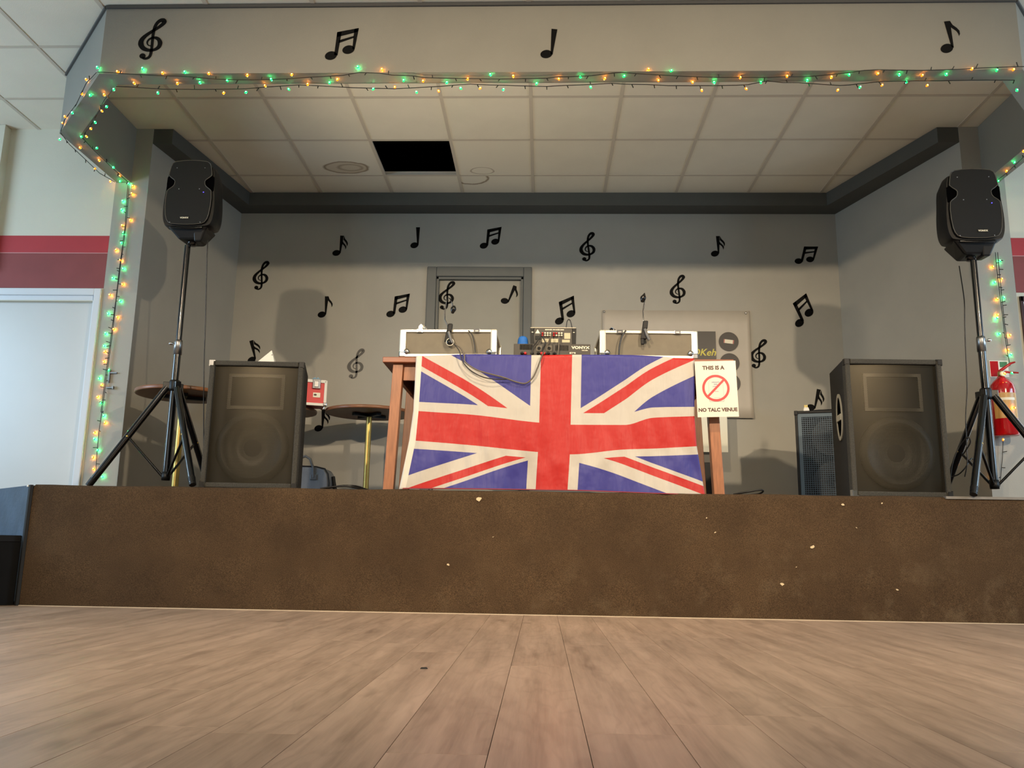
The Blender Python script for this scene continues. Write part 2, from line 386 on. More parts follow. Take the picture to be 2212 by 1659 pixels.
# ceiling: dark deck above, tiles and bars hung below
GX0, GY0 = -2.495, 5.1318
cl = MB().box(-6, 6, -4, 6.95, 3.75, 3.8).box(-6, 6, -4, GY0 - 1.8, 3.30, 3.32).box(-6, -5.98, -4, 6.95, 3.3, 3.75).box(5.98, 6, -4, 6.95, 3.3, 3.75).box(-6, 6, 6.93, 6.95, 3.3, 3.75).box(-6, 6, -4, -3.98, 3.3, 3.75).build('ceiling', VOID); struct(cl, 'suspended ceiling of square cream tiles in a light grid')
hc = MB().box(-6, 6, -4, GY0 - 1.8, ZC + .001, 3.30).build('plain_area', TILE, cl)
tile_me = MB().box(-.289, .289, -.289, .289, 0, .012).build('ceiling_tile', TILE, cl)
st1 = stained('stained_tile_a', [(.02, .16, .17, .10, .14, .85, .35), (.05, .16, .09, .055, .3, .5, 0)])
st2 = stained('stained_tile_b', [(-.10, .22, .09, .06, .12, .6, 0)])
st3 = stained('stained_tile_c', [(-.20, -.25, .13, .12, .12, .9, 0)])
firstt = True
COLS = range(-3, 10); ROWS = range(-3, 3)
for i in COLS:
    for j in ROWS:
        xc, yc = GX0 + .6 * (i + .5), GY0 + .6 * (j + .5)
        if (i, j) == (2, 1): continue                      # the missing tile
        special = {(1, 1): st1, (3, 1): st2, (3, 2): st3}.get((i, j))
        if special:
            o = copy_obj(tile_me, cl); o.data = tile_me.data.copy(); o.data.materials.clear(); o.data.materials.append(special)
        else:
            o = tile_me if firstt else copy_obj(tile_me, cl); firstt = False
        o.location = (xc, yc, 3.2975)
for i in range(-3, 11):
    x = GX0 + .6 * i; MB().box(x - .012, x + .012, GY0 - 1.8, GY0 + 1.8, ZC - .001, 3.3005).box(x - .002, x + .002, GY0 - 1.8, GY0 + 1.8, 3.3005, 3.33).build('ceiling_bar', TBAR, cl)
for j in range(-3, 4):
    y = GY0 + .6 * j; MB().box(GX0 - 1.8, GX0 + 6, y - .012, y + .012, ZC, 3.3006).box(GX0 - 1.8, GX0 + 6, y - .002, y + .002, 3.3005, 3.33).build('ceiling_bar', TBAR, cl)
MB().box(GX0 - 2.9, GX0 - 1.8, GY0 - 1.8, 5.7, ZC, 3.31).box(GX0 + 6, GX0 + 7.6, GY0 - 1.8, 5.7, ZC, 3.31).build('plain_area', TILE, cl)
# far sides of the hall
struct(MB().box(-6.1, -6, -4, 5.7, 0, 3.3).build('wall_left', CREAM), 'cream side wall of the hall')
struct(MB().box(6, 6.1, -4, 5.7, 0, 3.3).build('wall_right', CREAM), 'cream side wall of the hall opposite')
struct(MB().box(-6.1, 6.1, -4.1, -4, 0, 3.3).build('wall_rear', CREAM), 'cream wall behind the viewer')
# hall wall on each side of the stage
DX0, DX1, DZ = -3.96, -3.135, 1.995
wl = MB().box(-6, DX0, YP + .002, 5.75, 0, 3.32).box(DX0, DX1, YP + .002, 5.75, DZ, 3.32).box(DX1, -2.84, YP + .002, 5.75, 0, 3.32).build('wall_back', CREAM)
struct(wl, 'cream hall wall left of the stage opening')
wr = MB().box(2.9, 3.20, YP + .002, 5.75, 0, 3.32).box(3.2, 4.2, YP + .002, 5.75, 2.06, 3.32).box(4.2, 6, YP + .002, 5.75, 0, 3.32).build('wall_back', CREAM)
struct(wr, 'cream hall wall right of the stage opening')
pl = MB().box(-3.078, -2.838, YP - .002, 5.76, 0, ZC).build('wall_pier', GREY); struct(pl, 'grey painted pier left of the stage with fairy lights on it')
pr_ = MB().box(2.9, 3.182, YP - .002, 5.76, 0, ZC).build('wall_pier', GREY); struct(pr_, 'grey painted pier right of the stage behind the fire extinguisher')
struct(MB().box(-4.6, -3.90, YP - .07, YP + .01, 2.2, ZC).build('wall_chase', CREAM), 'cream boxed pipe casing at the far left below the ceiling')
for side, (xa, xb) in (('left', (-6, -3.079)), ('right', (3.183, 6))):
    struct(MB().box(xa, xb, YP - .002, YP + .004, 2.349, 2.475).build('trim_1', RED1), 'bright red painted band on the %s hall wall' % side)
    struct(MB().box(xa, xb, YP - .002, YP + .004, 2.088, 2.344).build('trim_2', RED2), 'maroon painted band on the %s hall wall' % side)
    struct(MB().box(xa, xb, YP - .002, YP + .004, 2.344, 2.349).build('trim_3', PINK), 'thin pale line between the red bands on the %s hall wall' % side)
# door 1: white hall door
d1o = thing('door_1', 'white hall door in a white frame left of the stage', None, (0, 0, 0), kind='structure')
MB().box(DX1 - .002, DX1 + .048, YP - .018, YP + .002, 0, DZ + .088).box(DX0 - .048, DX0 + .002, YP - .018, YP + .002, 0, DZ + .088).box(DX0, DX1, YP - .018, YP + .002, DZ + .038, DZ + .088).build('architrave', WHITEGLOSS, d1o, bevel=.006)
MB().box(DX1 - .012, DX1, YP, 5.72, 0, DZ + .04).box(DX0, DX0 + .012, YP, 5.72, 0, DZ + .04).box(DX0, DX1, YP, 5.72, DZ + .005, DZ + .04).build('jamb', WHITEGLOSS, d1o)
MB().box(DX0 + .012, DX1 - .012, YP + .045, YP + .085, .006, DZ + .003).build('leaf', DOORWHITE, d1o, bevel=.003)
# door 3: dark maroon glazed door on the far right
d3 = thing('door_3', 'dark maroon glazed hall door at the right edge', None, kind='structure')
MB().box(3.2, 3.222, YP - .012, 5.72, 0, 2.06).box(4.16, 4.2, YP - .012, 5.72, 0, 2.06).box(3.2, 4.2, YP - .012, 5.72, 2.022, 2.06).build('frame', MAROONF, d3, bevel=.004)
MB().box(3.222, 4.16, YP - .002, YP + .006, .02, 2.022).build('pane', OUTSIDE, d3)
MB().box(3.222, 4.16, YP - .01, YP + .02, .02, .25).build('rail', MAROONF, d3)
# stage recess walls and downstand beam
LW0, LW1, RW1, RW0 = (-2.838, YP), (-2.645, YB), (2.48, YB), (2.9, YP)
struct(MB().prism([LW0, LW1, (LW1[0] - .1, YB + .1), (LW0[0] - .1, YP + .03)], HS, ZC + .02).build('wall_stage_left', GREY), 'grey left side wall of the stage recess')
struct(MB().prism([RW0, RW1, (RW1[0] + .1, YB + .1), (RW0[0] + .1, YP + .03)], HS, ZC + .02).build('wall_stage_right', GREY), 'grey right side wall of the stage recess')
dTL, dTR = aty(943, 598, YB), aty(1131, 598, YB); ox0, ox1, oz = dTL.x, dTR.x, dTL.z
struct(MB().box(-2.75, ox0, YB, YB + .12, HS, ZC + .02).box(ox1, 2.6, YB, YB + .12, HS, ZC + .02).box(ox0, ox1, YB, YB + .12, oz, ZC + .02).build('wall_stage_back', GREY), 'grey back wall of the stage with music note decals')
d2o = thing('door_2', 'grey door in a dark grey frame in the stage back wall', None, kind='structure')
a0, a1 = aty(924, 577, YB), aty(1149, 577, YB); fw = ox0 - a0.x; fr = a1.x - ox1
MB().box(a0.x, ox0, YB - .02, YB, HS, a0.z).box(ox1, a1.x, YB - .02, YB, HS, a0.z).box(ox0, ox1, YB - .02, YB, oz, a0.z).build('architrave', GREYTRIM, d2o, bevel=.006)
MB().box(ox0, ox0 + .022, YB - .004, YB + .1, HS, oz).box(ox1 - .022, ox1, YB - .004, YB + .1, HS, oz).box(ox0, ox1, YB - .004, YB + .1, oz - .022, oz).build('jamb', GREYTRIM, d2o, bevel=.003)
DLEAF = YB + .03
MB().box(ox0 + .022, ox1 - .022, DLEAF, DLEAF + .04, HS + .01, oz - .024).build('leaf', mat('door_grey_paint', (150, 148, 138), .5, var=.03), d2o)
bm = MB()
BI = [(-2.697, YP), (-2.516, 6.665), (2.352, 6.665), (2.754, YP)]; BO = [LW0, LW1, RW1, RW0]
for i in range(3): bm.prism([BI[i], BI[i + 1], BO[i + 1], BO[i]], 3.182, ZC)
struct(bm.build('trim_4', mat('grey_beam_paint', (82, 83, 79), .7, var=.04)), 'dark grey downstand beam round the top of the stage recess')
# canopy
OUT = [(-3.07, YP), (-3.07, 4.82), (-2.46, 4.145), (2.53, 4.145), (3.14, 4.82), (3.14, YP)]
INN = [(-2.965, YP), (-2.965, 4.862), (-2.412, 4.255), (2.482, 4.255), (3.035, 4.862), (3.035, YP)]
cano = thing('trim_5', 'grey canopy fascia with cut corners over the stage, edged with fairy lights', None, kind='structure')
for i in range(5): MB().prism([OUT[i], OUT[i + 1], INN[i + 1], INN[i]], ZF, ZC).build('fascia_board', FASCIA, cano)
for i in range(1, 4) :
    A, B = Vector(OUT[i] + (0,)), Vector(OUT[i + 1] + (0,)); dd = (B - A).normalized(); nn_ = Vector((dd.y, -dd.x, 0)) * .012
    MB().prism([(A + nn_ * 1.0).xy[:], (B + nn_ * 1.0).xy[:], B.xy[:], A.xy[:]], ZC - .02, ZC - .002).build('ceiling_moulding', mat('moulding_grey', (74, 74, 74), .6), cano)
# stage platform
st = thing('stage_platform', 'low stage with a brown carpeted front and a blue painted cut corner', None, kind='structure')
SXL, SXR = -2.81, 2.9
cl1 = (SXL - .62, YS + .55); cr1 = (SXR + .62, YS + .55)
MB().prism([(SXL, YS + .012), (SXR, YS + .012), cr1, (cr1[0], YP), (2.95, YP), (2.6, YB + .1), (-2.75, YB + .1), (-2.9, YP), (cl1[0], YP), cl1], 0.0, HS - .008).build('deck', mat('deck_board', (40, 30, 22), .8), st)
# carpet: riser plus rolled edge plus top
rings = []
prof = [(YS, .004), (YS, .3), (YS + .001, HS - .03), (YS + .006, HS - .01), (YS + .018, HS - .001), (YS + .04, HS), (YP, HS)]
cm = MB()
NXC = 60
grid = [[(SXL + (SXR - SXL) * i / NXC, y + (.004 * math.sin(i * .7) if z < .02 else 0), z + (.003 * math.sin(i * .9 + 1) * (k == 4))) for i in range(NXC + 1)] for k, (y, z) in enumerate(prof)]
vs = [p for row in grid for p in row]; fs = [(j * (NXC + 1) + i, j * (NXC + 1) + i + 1, (j + 1) * (NXC + 1) + i + 1, (j + 1) * (NXC + 1) + i) for j in range(len(prof) - 1) for i in range(NXC)]
cm.add(vs, fs, True).build('carpet', CARPET, st)
MB().prism([(SXL, YS + .04), (SXL, YP), cl1, (cl1[0], YP)][:1] + [(SXL, YP), (cl1[0], YP), cl1], HS - .008, HS).prism([(SXR, YS + .04), cr1, (cr1[0], YP), (SXR, YP)], HS - .008, HS).prism([(-2.9, YP), (2.95, YP), (2.55, YB + .02), (-2.7, YB + .02)], HS - .008, HS).build('stage_carpet_rear', CARPET, st)
ddl = (Vector(cl1) - Vector((SXL, YS))).normalized(); nl = Vector((-ddl.y, ddl.x)) * -1
nl = Vector((-abs(ddl.y), -abs(ddl.x)))
def off2(p, d, k): return (p[0] + d[0] * k, p[1] + d[1] * k)
p0 = off2((SXL, YS), ddl, .03)
MB().prism([p0, cl1, off2(cl1, nl, .012), off2(p0, nl, .012)], .02, HS - .004).build('painted_riser', BLUEPANEL, st)
MB().prism([(SXR, YS + .004), cr1, (cr1[0] + .008, cr1[1] - .009), (SXR + .008, YS - .005)], .01, HS - .004).build('painted_riser', BLUEPANEL, st)
MB().prism([(SXL - .001, YS), p0, off2(p0, nl, .016), off2((SXL - .001, YS), nl, .016)], 0, HS - .002).build('corner_post', mat('black_corner', (10, 10, 11), .7), st)
MB().prism([p0, off2(p0, ddl, .02), off2(off2(p0, ddl, .02), nl, .02), off2(p0, nl, .02)], HS - .012, HS - .002).build('corner_cap', WHITE, st)
s0, s1 = off2(p0, ddl, .02), off2(cl1, ddl, 0)
stp = tag(MB().prism([off2(s0, nl, .013), off2(s1, nl, .013), off2(s1, nl, .29), off2(s0, nl, .29)], 0.002, .335).build('stage_step', STEPBLK), 'black wooden step against the blue cut corner of the stage', 'step')
MB().prism([off2(s0, nl, .013), off2(s1, nl, .013), off2(s1, nl, .305), off2(s0, nl, .305)], .335, .372).build('tread', mat('black_tread', (11, 11, 13), .5, spec=.2), stp, bevel=.004)
MB().box(SXL, SXR, YS - .007, YS - .001, 0, .0035).build('base_strip', mat('pale_base_strip', (196, 180, 156), .5), st)
for (u, v, w_) in ((1034, 1078, 9), (1820, 1090, 4), (1905, 1087, 2.5), (1755, 1181, 6), (968, 1220, 4), (1690, 1262, 5), (1545, 1150, 2.5), (1720, 1225, 2), (1850, 1140, 2), (1938, 1274, 3), (1526, 1119, 2), (1065, 1160, 1.6)):
    P_ = aty(u, v, YS - .003); r_ = w_ * .0025
    MB().prism([(r_ * random.uniform(.6, 1.1) * math.cos(a), r_ * random.uniform(.3, .7) * math.sin(a)) for a in [k_ * math.pi / 4 for k_ in range(8)]], 0, .002, wallM(P_.x, YS - .003, P_.z, random.uniform(-.4, .6))).build('lint_speck', mat('lint', (206, 186, 150), .8), st)
MB().prism([(2.15, YS - .004), (SXR, YS - .004), (SXR, YS + .03), (2.15, YS + .03)], HS - .012, HS + .002).build('edge_nosing', mat('worn_nosing', (120, 116, 110), .5, var=.2, vscale=12), st)

# ------------------------------------------------------------------ music decals
def ell(cx, cy, rx, ry, t=0, k=26):
    c, s_ = math.cos(t), math.sin(t)
    return [(cx + rx * math.cos(a) * c - ry * math.sin(a) * s_, cy + rx * math.cos(a) * s_ + ry * math.sin(a) * c) for a in [2 * math.pi * i / k for i in range(k)]]
HEAD = lambda cx, cy, r=.18: ell(cx, cy, r, r * .76, .25)
def clef_polys():
    P = [(1296, 392), (1272, 384), (1262, 360), (1276, 334), (1310, 321), (1345, 333), (1363, 366), (1354, 402), (1322, 424), (1280, 428), (1236, 410), (1214, 374), (1219, 336), (1250, 299), (1296, 264), (1338, 234), (1368, 206), (1379, 186), (1370, 174), (1348, 174), (1324, 196), (1309, 232), (1302, 280), (1301, 330), (1302, 400), (1300, 450), (1290, 484), (1262, 499), (1238, 492)]
    Wd = [4, 5, 7, 8, 11, 16, 20, 17, 12, 14, 20, 24, 20, 15, 13, 13, 16, 20, 20, 16, 14, 14, 13, 12, 12, 13, 12, 10, 9]
    P = [((x - 1297) / 343, (508 - y) / 343) for x, y in P]; Wd = [w * .9 / 343 for w in Wd]
    # smooth resample
    Q, V = [], []
    for i in range(len(P) - 1):
        p0, p1, p2, p3 = P[max(i - 1, 0)], P[i], P[i + 1], P[min(i + 2, len(P) - 1)]
        for k in range(4):
            t = k / 4; f = lambda a, b, c, d: .5 * ((2 * b) + (-a + c) * t + (2 * a - 5 * b + 4 * c - d) * t * t + (-a + 3 * b - 3 * c + d) * t ** 3)
            Q.append((f(p0[0], p1[0], p2[0], p3[0]), f(p0[1], p1[1], p2[1], p3[1]))); V.append(Wd[i] * (1 - t) + Wd[i + 1] * t)
    Q.append(P[-1]); V.append(Wd[-1]); out = []
    L, Rr = [], []
    for i in range(len(Q)):
        a, b = Q[max(i - 1, 0)], Q[min(i + 1, len(Q) - 1)]; dx, dy = b[0] - a[0], b[1] - a[1]; l = math.hypot(dx, dy) or 1
        L.append((Q[i][0] - dy / l * V[i], Q[i][1] + dx / l * V[i])); Rr.append((Q[i][0] + dy / l * V[i], Q[i][1] - dx / l * V[i]))
    for i in range(len(Q) - 1): out.append([L[i], L[i + 1], Rr[i + 1], Rr[i]])
    out.append(ell((1237 - 1297) / 343, (508 - 476) / 343, 24 / 343, 22 / 343))
    return out
FLAG1 = [(.45, .99), (.50, .86), (.60, .75), (.655, .65), (.65, .55), (.61, .49), (.608, .56), (.57, .65), (.50, .73), (.43, .80)]
FLAG2 = [(.41, .76), (.47, .66), (.56, .57), (.615, .49), (.62, .41), (.585, .33), (.575, .40), (.54, .48), (.47, .55), (.40, .60)]
def b13(x, y): return ((x - 1770) / 269 - .47, (1187 - y) / 269)
GLY = {
 'quarter': [HEAD(.17 - .2, .135), [(.02, 1), (.2, 1), (.16, .14), (.10, .14)]],
 'eighth': [[(a - .33, b) for a, b in q] for q in (HEAD(.185, .14, .185), [(.28, 1), (.45, 1), (.385, .14), (.325, .16)], FLAG1)],
 'sixteenth': [[(a - .35, b) for a, b in q] for q in (HEAD(.185, .14, .185), [(.28, 1), (.45, 1), (.385, .14), (.325, .16)], [(a + .02, b) for a, b in FLAG1], FLAG2)],
 'beamed': [[b13(*q) for q in poly] for poly in ([(1855, 952), (2022, 918), (2014, 952), (1856, 994)], [(1858, 1000), (2008, 952), (2004, 984), (1858, 1042)], [(1855, 952), (1890, 945), (1868, 1150), (1842, 1148)], [(1988, 925), (2022, 918), (1998, 1100), (1980, 1098)])] + [HEAD(b13(1817, 1152)[0], b13(1817, 1152)[1], .175), HEAD(b13(1950, 1102)[0], b13(1950, 1102)[1], .175)],
 'clef': clef_polys(),
}
# open slot between the two beams: cut by building the second beam as a thin bar
GLY['beamed'][1] = [b13(*q) for q in [(1872, 1022), (1992, 984), (1990, 1000), (1870, 1046)]]
GLY['beamed'][0] = [b13(*q) for q in [(1855, 952), (2022, 918), (2016, 950), (1856, 994)]]
GLYME = {}
for k, polys in GLY.items():
    mb = MB()
    for q in polys: mb.prism(q, 0, .0015)
    GLYME[k] = mb
NAMES = {'quarter': 'crotchet_decal', 'eighth': 'quaver_decal', 'sixteenth': 'semiquaver_decal', 'beamed': 'beamed_notes_decal', 'clef': 'treble_clef_decal'}
def decal(kind, x0, x1, y0, y1, Y, label, rot=0, group='music decals on the stage wall', sc=None, m_=None):
    u, v0, v1 = (x0 + x1) / 2, y0, y1
    c = aty(u, (y0 + y1) / 2, Y); t = aty(u, y0, Y); b = aty(u, y1, Y); hgt = (t.z - b.z) * (sc or 1)
    mb = MB(); M = wallM(c.x, Y - .0004, c.z, rot) @ Matrix.Diagonal((hgt, hgt, 1, 1)) @ Matrix.Translation((0, -.5, 0))
    o = bpy.data.objects.new(NAMES[kind], None)
    src = GLYME[kind]
    me_ = MB(); me_.v = [tuple((Matrix.Diagonal((hgt, hgt, 1, 1)) @ Matrix.Translation((0, -.5, 0))) @ Vector(p)) for p in src.v]; me_.f = src.f; me_.sm = src.sm
    ob = me_.build(NAMES[kind], m_ or BLACK); ob.matrix_world = wallM(c.x, Y - .0004, c.z, rot)
    bpy.data.objects.remove(o)
    return tag(ob, label, 'wall decal', group)
FG = 'music decals on the canopy fascia'
decal('clef', 305, 352, 42, 129, 4.145, 'large black treble clef on the canopy fascia, far left', group=FG)
decal('beamed', 698, 779, 61, 129, 4.145, 'large black beamed notes on the canopy fascia', group=FG)
decal('quarter', 1169, 1202, 62, 126, 4.145, 'large black crotchet on the middle of the canopy fascia', rot=-.12, group=FG)
decal('eighth', 2028, 2073, 46, 113, 4.145, 'large black quaver on the canopy fascia, far right', rot=.12, group=FG)
decal('sixteenth', 720, 752, 509, 553, YB, 'black semiquaver decal high on the stage wall, left of the door', rot=-.05)
decal('quarter', 888, 906, 491, 536, YB, 'black crotchet decal high on the stage wall above the door frame corner')
decal('beamed', 1035, 1085, 490, 537, YB, 'black beamed notes decal directly above the stage door')
decal('clef', 1256, 1284, 504, 564, YB, 'black treble clef decal high on the stage wall right of the door', rot=.12)
decal('sixteenth', 1535, 1567, 510, 554, YB, 'black semiquaver decal high on the stage wall, above the white banner', rot=.02)
decal('beamed', 1714, 1769, 530, 571, YB, 'black beamed notes decal in the upper right corner of the stage wall', rot=-.2, sc=1.1)
decal('clef', 551, 578, 566, 626, YB, 'black treble clef decal nearest the left end of the stage wall', rot=.08)
decal('eighth', 688, 718, 640, 686, YB, 'black quaver decal at the edge of the left loudspeaker shadow')
decal('beamed', 836, 884, 634, 685, YB, 'black beamed notes decal left of the stage door frame')
decal('clef', 952, 979, 609, 669, DLEAF, 'black treble clef decal on the stage door', rot=.03)
decal('eighth', 1085, 1120, 617, 658, DLEAF, 'black leaning quaver decal on the stage door', rot=-.36, sc=1.08)
decal('beamed', 1200, 1240, 642, 699, YB, 'black tilted beamed notes decal above the mixer', rot=.22, sc=.95)
decal('clef', 1451, 1479, 596, 656, YB, 'black treble clef decal just above the white banner', rot=.1)
decal('beamed', 1712, 1751, 639, 703, YB, 'black steeply tilted beamed notes decal right of the white banner', rot=.46, sc=.9)
decal('clef', 1625, 1653, 734, 796, YB, 'black treble clef decal beside the right edge of the banner', rot=-.02)
decal('sixteenth', 533, 562, 734, 784, YB, 'black semiquaver decal peeping over the left floor cabinet', rot=.3, sc=.97)
decal('clef', 756, 783, 755, 818, YB, 'black treble clef decal with a shiny sheen left of the flag table', rot=.05, m_=SHINY)
decal('sixteenth', 682, 712, 884, 932, YB, 'lowest black semiquaver decal, beside the red case')
decal('sixteenth', 1750, 1776, 840, 890, YB, 'black note decal peeping over the mesh-fronted amplifier', rot=-.25)

# ------------------------------------------------------------------ table with flag
TZ = 1.402
tb = thing('wooden_table', 'long brown wooden table behind the flag carrying the music equipment', 'table', (.08, 4.95, HS))
def L(o, p): return tuple(Vector(p) - o.location)
MB().box(-.99, .99, -.315, .32, TZ - HS - .032, TZ - HS).build('table_top', WOODTOP, tb, bevel=.004)
for sx in (-1, 1):
    for sy in (-1, 1):
        x, y = (-.905 if sx < 0 else .865), (-.255 if sy < 0 else .255)
        t = .029
        b = [(x - t + sx * .028, y - t, 0), (x + t + sx * .028, y - t, 0), (x + t + sx * .028, y + t, 0), (x - t + sx * .028, y + t, 0)]
        tt = [(x - t, y - t, TZ - HS - .032), (x + t, y - t, TZ - HS - .032), (x + t, y + t, TZ - HS - .032), (x - t, y + t, TZ - HS - .032)]
        MB().hexa(b, tt).build('leg', WOOD, tb, bevel=.003)
MB().box(-.876, .836, -.262, -.240, TZ - HS - .125, TZ - HS - .032).build('apron', WOOD, tb)
MB().box(-.876, .836, .240, .262, TZ - HS - .125, TZ - HS - .032).build('apron', WOOD, tb)
for x in (-.912, .858): MB().box(x - .0, x + .02, -.226, .226, TZ - HS - .125, TZ - HS - .032).build('apron', WOOD, tb)
# flag
us = np.array([-31.4, -30, -18, -3, 3, 14.5, 21, 30])
vsn = np.array([15, 3, -3, -15.])
PXg = np.array([[899, 893, 884, 862], [912, 904, 898, 876], [1023, 1020, 1019, 1012], [1168.5, 1164.7, 1162, 1157], [1236, 1232.6, 1231, 1226], [1347, 1349, 1350, 1345], [1411, 1411, 1413, 1420], [1500, 1500, 1505, 1523.]])
PYg = np.array([[769, 887, 951, 1057], [769, 888, 952, 1056], [765.5, 896, 962, 1057], [767.5, 913, 976.5, 1059], [766.5, 917.5, 981.6, 1060], [767, 918, 971, 1064], [769.5, 902.5, 969, 1067], [778, 899, 964, 1070.]])
def cubic(xs, ys, x):
    i = int(np.clip(np.searchsorted(xs, x) - 1, 0, len(xs) - 2)); h = xs[i + 1] - xs[i]; t = (x - xs[i]) / h
    def m(k):
        if k == 0: return (ys[1] - ys[0]) / (xs[1] - xs[0])
        if k == len(xs) - 1: return (ys[-1] - ys[-2]) / (xs[-1] - xs[-2])
        a, b = (ys[k] - ys[k - 1]) / (xs[k] - xs[k - 1]), (ys[k + 1] - ys[k]) / (xs[k + 1] - xs[k])
        return 0 if a * b <= 0 else 2 * a * b / (a + b)
    return (2 * t**3 - 3 * t**2 + 1) * ys[i] + (t**3 - 2 * t**2 + t) * h * m(i) + (-2 * t**3 + 3 * t**2) * ys[i + 1] + (t**3 - t**2) * h * m(i + 1)
NU, NV = 150, 70
fv, fu, ff = [], [], []
for j in range(-3, NV + 1):
    for i in range(NU + 1):
        u = -31.4 + 61.4 * i / NU; jj = max(j, 0); v = 15 - 30 * jj / NV
        xr = [cubic(us, PXg[:, k], u) for k in range(4)]; yr = [cubic(us, PYg[:, k], u) for k in range(4)]
        x = float(np.interp(-v, -vsn, xr)); y = float(np.interp(-v, -vsn, yr))
        d = jj / NV
        rip = .010 * math.sin(u * .33 + d * 3.2) * d + .0035 * math.sin(u * 1.3 - d * 4 + 2 * math.sin(d * 5)) * (.25 + d) + .006 * math.sin(u * .16 - d * 5 + 1) * (.3 + d) + .004 * math.sin(u * .75 + 6 * d + math.sin(d * 9)) * d + .006 * max(0, math.sin((u - 12) * .24 + d * 4.0)) * (u > 5)
        P = aty(x, y, 4.618 - .012 * d + rip)
        if j < 0: P = Vector((P.x, 4.618 + .012 * (-j), max(P.z + .0015, TZ + .003)))
        fv.append(tuple(P)); fu.append(((u + 32) / 64, (v + 15) / 30))
nr = NV + 4
ff = [(j * (NU + 1) + i, (j + 1) * (NU + 1) + i, (j + 1) * (NU + 1) + i + 1, j * (NU + 1) + i + 1) for j in range(nr - 1) for i in range(NU)]
me = bpy.data.meshes.new('flag'); me.from_pydata(fv, [], ff); me.update(); uvl = me.uv_layers.new(name='UVMap')
for lp in me.loops: uvl.data[lp.index].uv = fu[lp.vertex_index]
me.polygons.foreach_set('use_smooth', [True] * len(me.polygons)); me.materials.append(FLAG)
flag = bpy.data.objects.new('union_flag', me); COL.objects.link(flag); sd = flag.modifiers.new('thickness', 'SOLIDIFY'); sd.thickness = .0012; sd.offset = 1
tag(flag, 'red white and blue union flag draped over the table front', 'flag')
hem = MB().tube([Vector(fv[(nr - 1) * (NU + 1) + i]) + Vector((0, -.002, .003)) for i in range(2, NU + 1, 2)], .003, 6).build('hem', mat('hem_red', (140, 50, 62), .6), flag)

# paper sign hung from the table edge
sg = thing('paper_sign', 'laminated white NO TALC VENUE sign hanging from the table edge', 'sign', tuple(aty(1548, 840, 4.598)))
sg.rotation_euler = (0, R(-1.6), 0)
Msg = wallM(0, 0, 0)
MB().box(-.1125, .1125, -.0012, 0, -.157, .157).build('sheet', PAPER, sg)
text('THIS IS A', .030, INK, sg, wallM(-.012, -.0014, .118), 'lettering', .0012)
text('NO TALC VENUE', .0275, INK, sg, wallM(.0, -.0014, -.118), 'lettering', .0012)
rg = MB()
k = 48
outr, inr = circ(.075, k), circ(.062, k)
for i in range(k): rg.prism([outr[i], outr[(i + 1) % k], inr[(i + 1) % k], inr[i]], 0, .0006, wallM(-.004, -.0022, .004))
rg.prism([(-.066, -.006), (.066, -.006), (.066, .006), (-.066, .006)], 0, .0006, wallM(-.004, -.0021, .004, R(45)))
rg.build('prohibition_ring', REDINK, sg)
btl = [(-.036, -.078), (.036, -.078), (.04, -.07), (.038, .03), (.028, .048), (.017, .056), (.017, .085), (-.017, .085), (-.017, .056), (-.028, .048), (-.038, .03), (-.04, -.07)]
MB().prism(btl, 0, .0003, wallM(-.003, -.0013, .008)).build('bottle_print', mat('pale_bottle_print', (204, 200, 188), .4), sg)
bo = [(x * 1.05, y * 1.03 - .001) for x, y in btl]
MB().prism(bo, 0, .0002, wallM(-.003, -.00125, .008)).build('bottle_outline', mat('bottle_outline_print', (160, 162, 158), .4), sg)
BLI = mat('faint_blue_ink', (96, 112, 156), .5)
for s_, z in (("Johnson's", .038), ('baby', .026), ('powder', .014)): text(s_, .011, BLI, sg, wallM(-.004, -.0017, z), 'bottle_lettering')
MB().box(-.012, .010, -.0019, -.0016, -.016, -.013).build('bottle_line', mat('pink_ink', (200, 140, 140), .5), sg)
MB().box(-.016, .016, -.0019, -.0016, -.052, -.050).build('bottle_line', mat('pink_ink', (200, 140, 140), .5), sg)

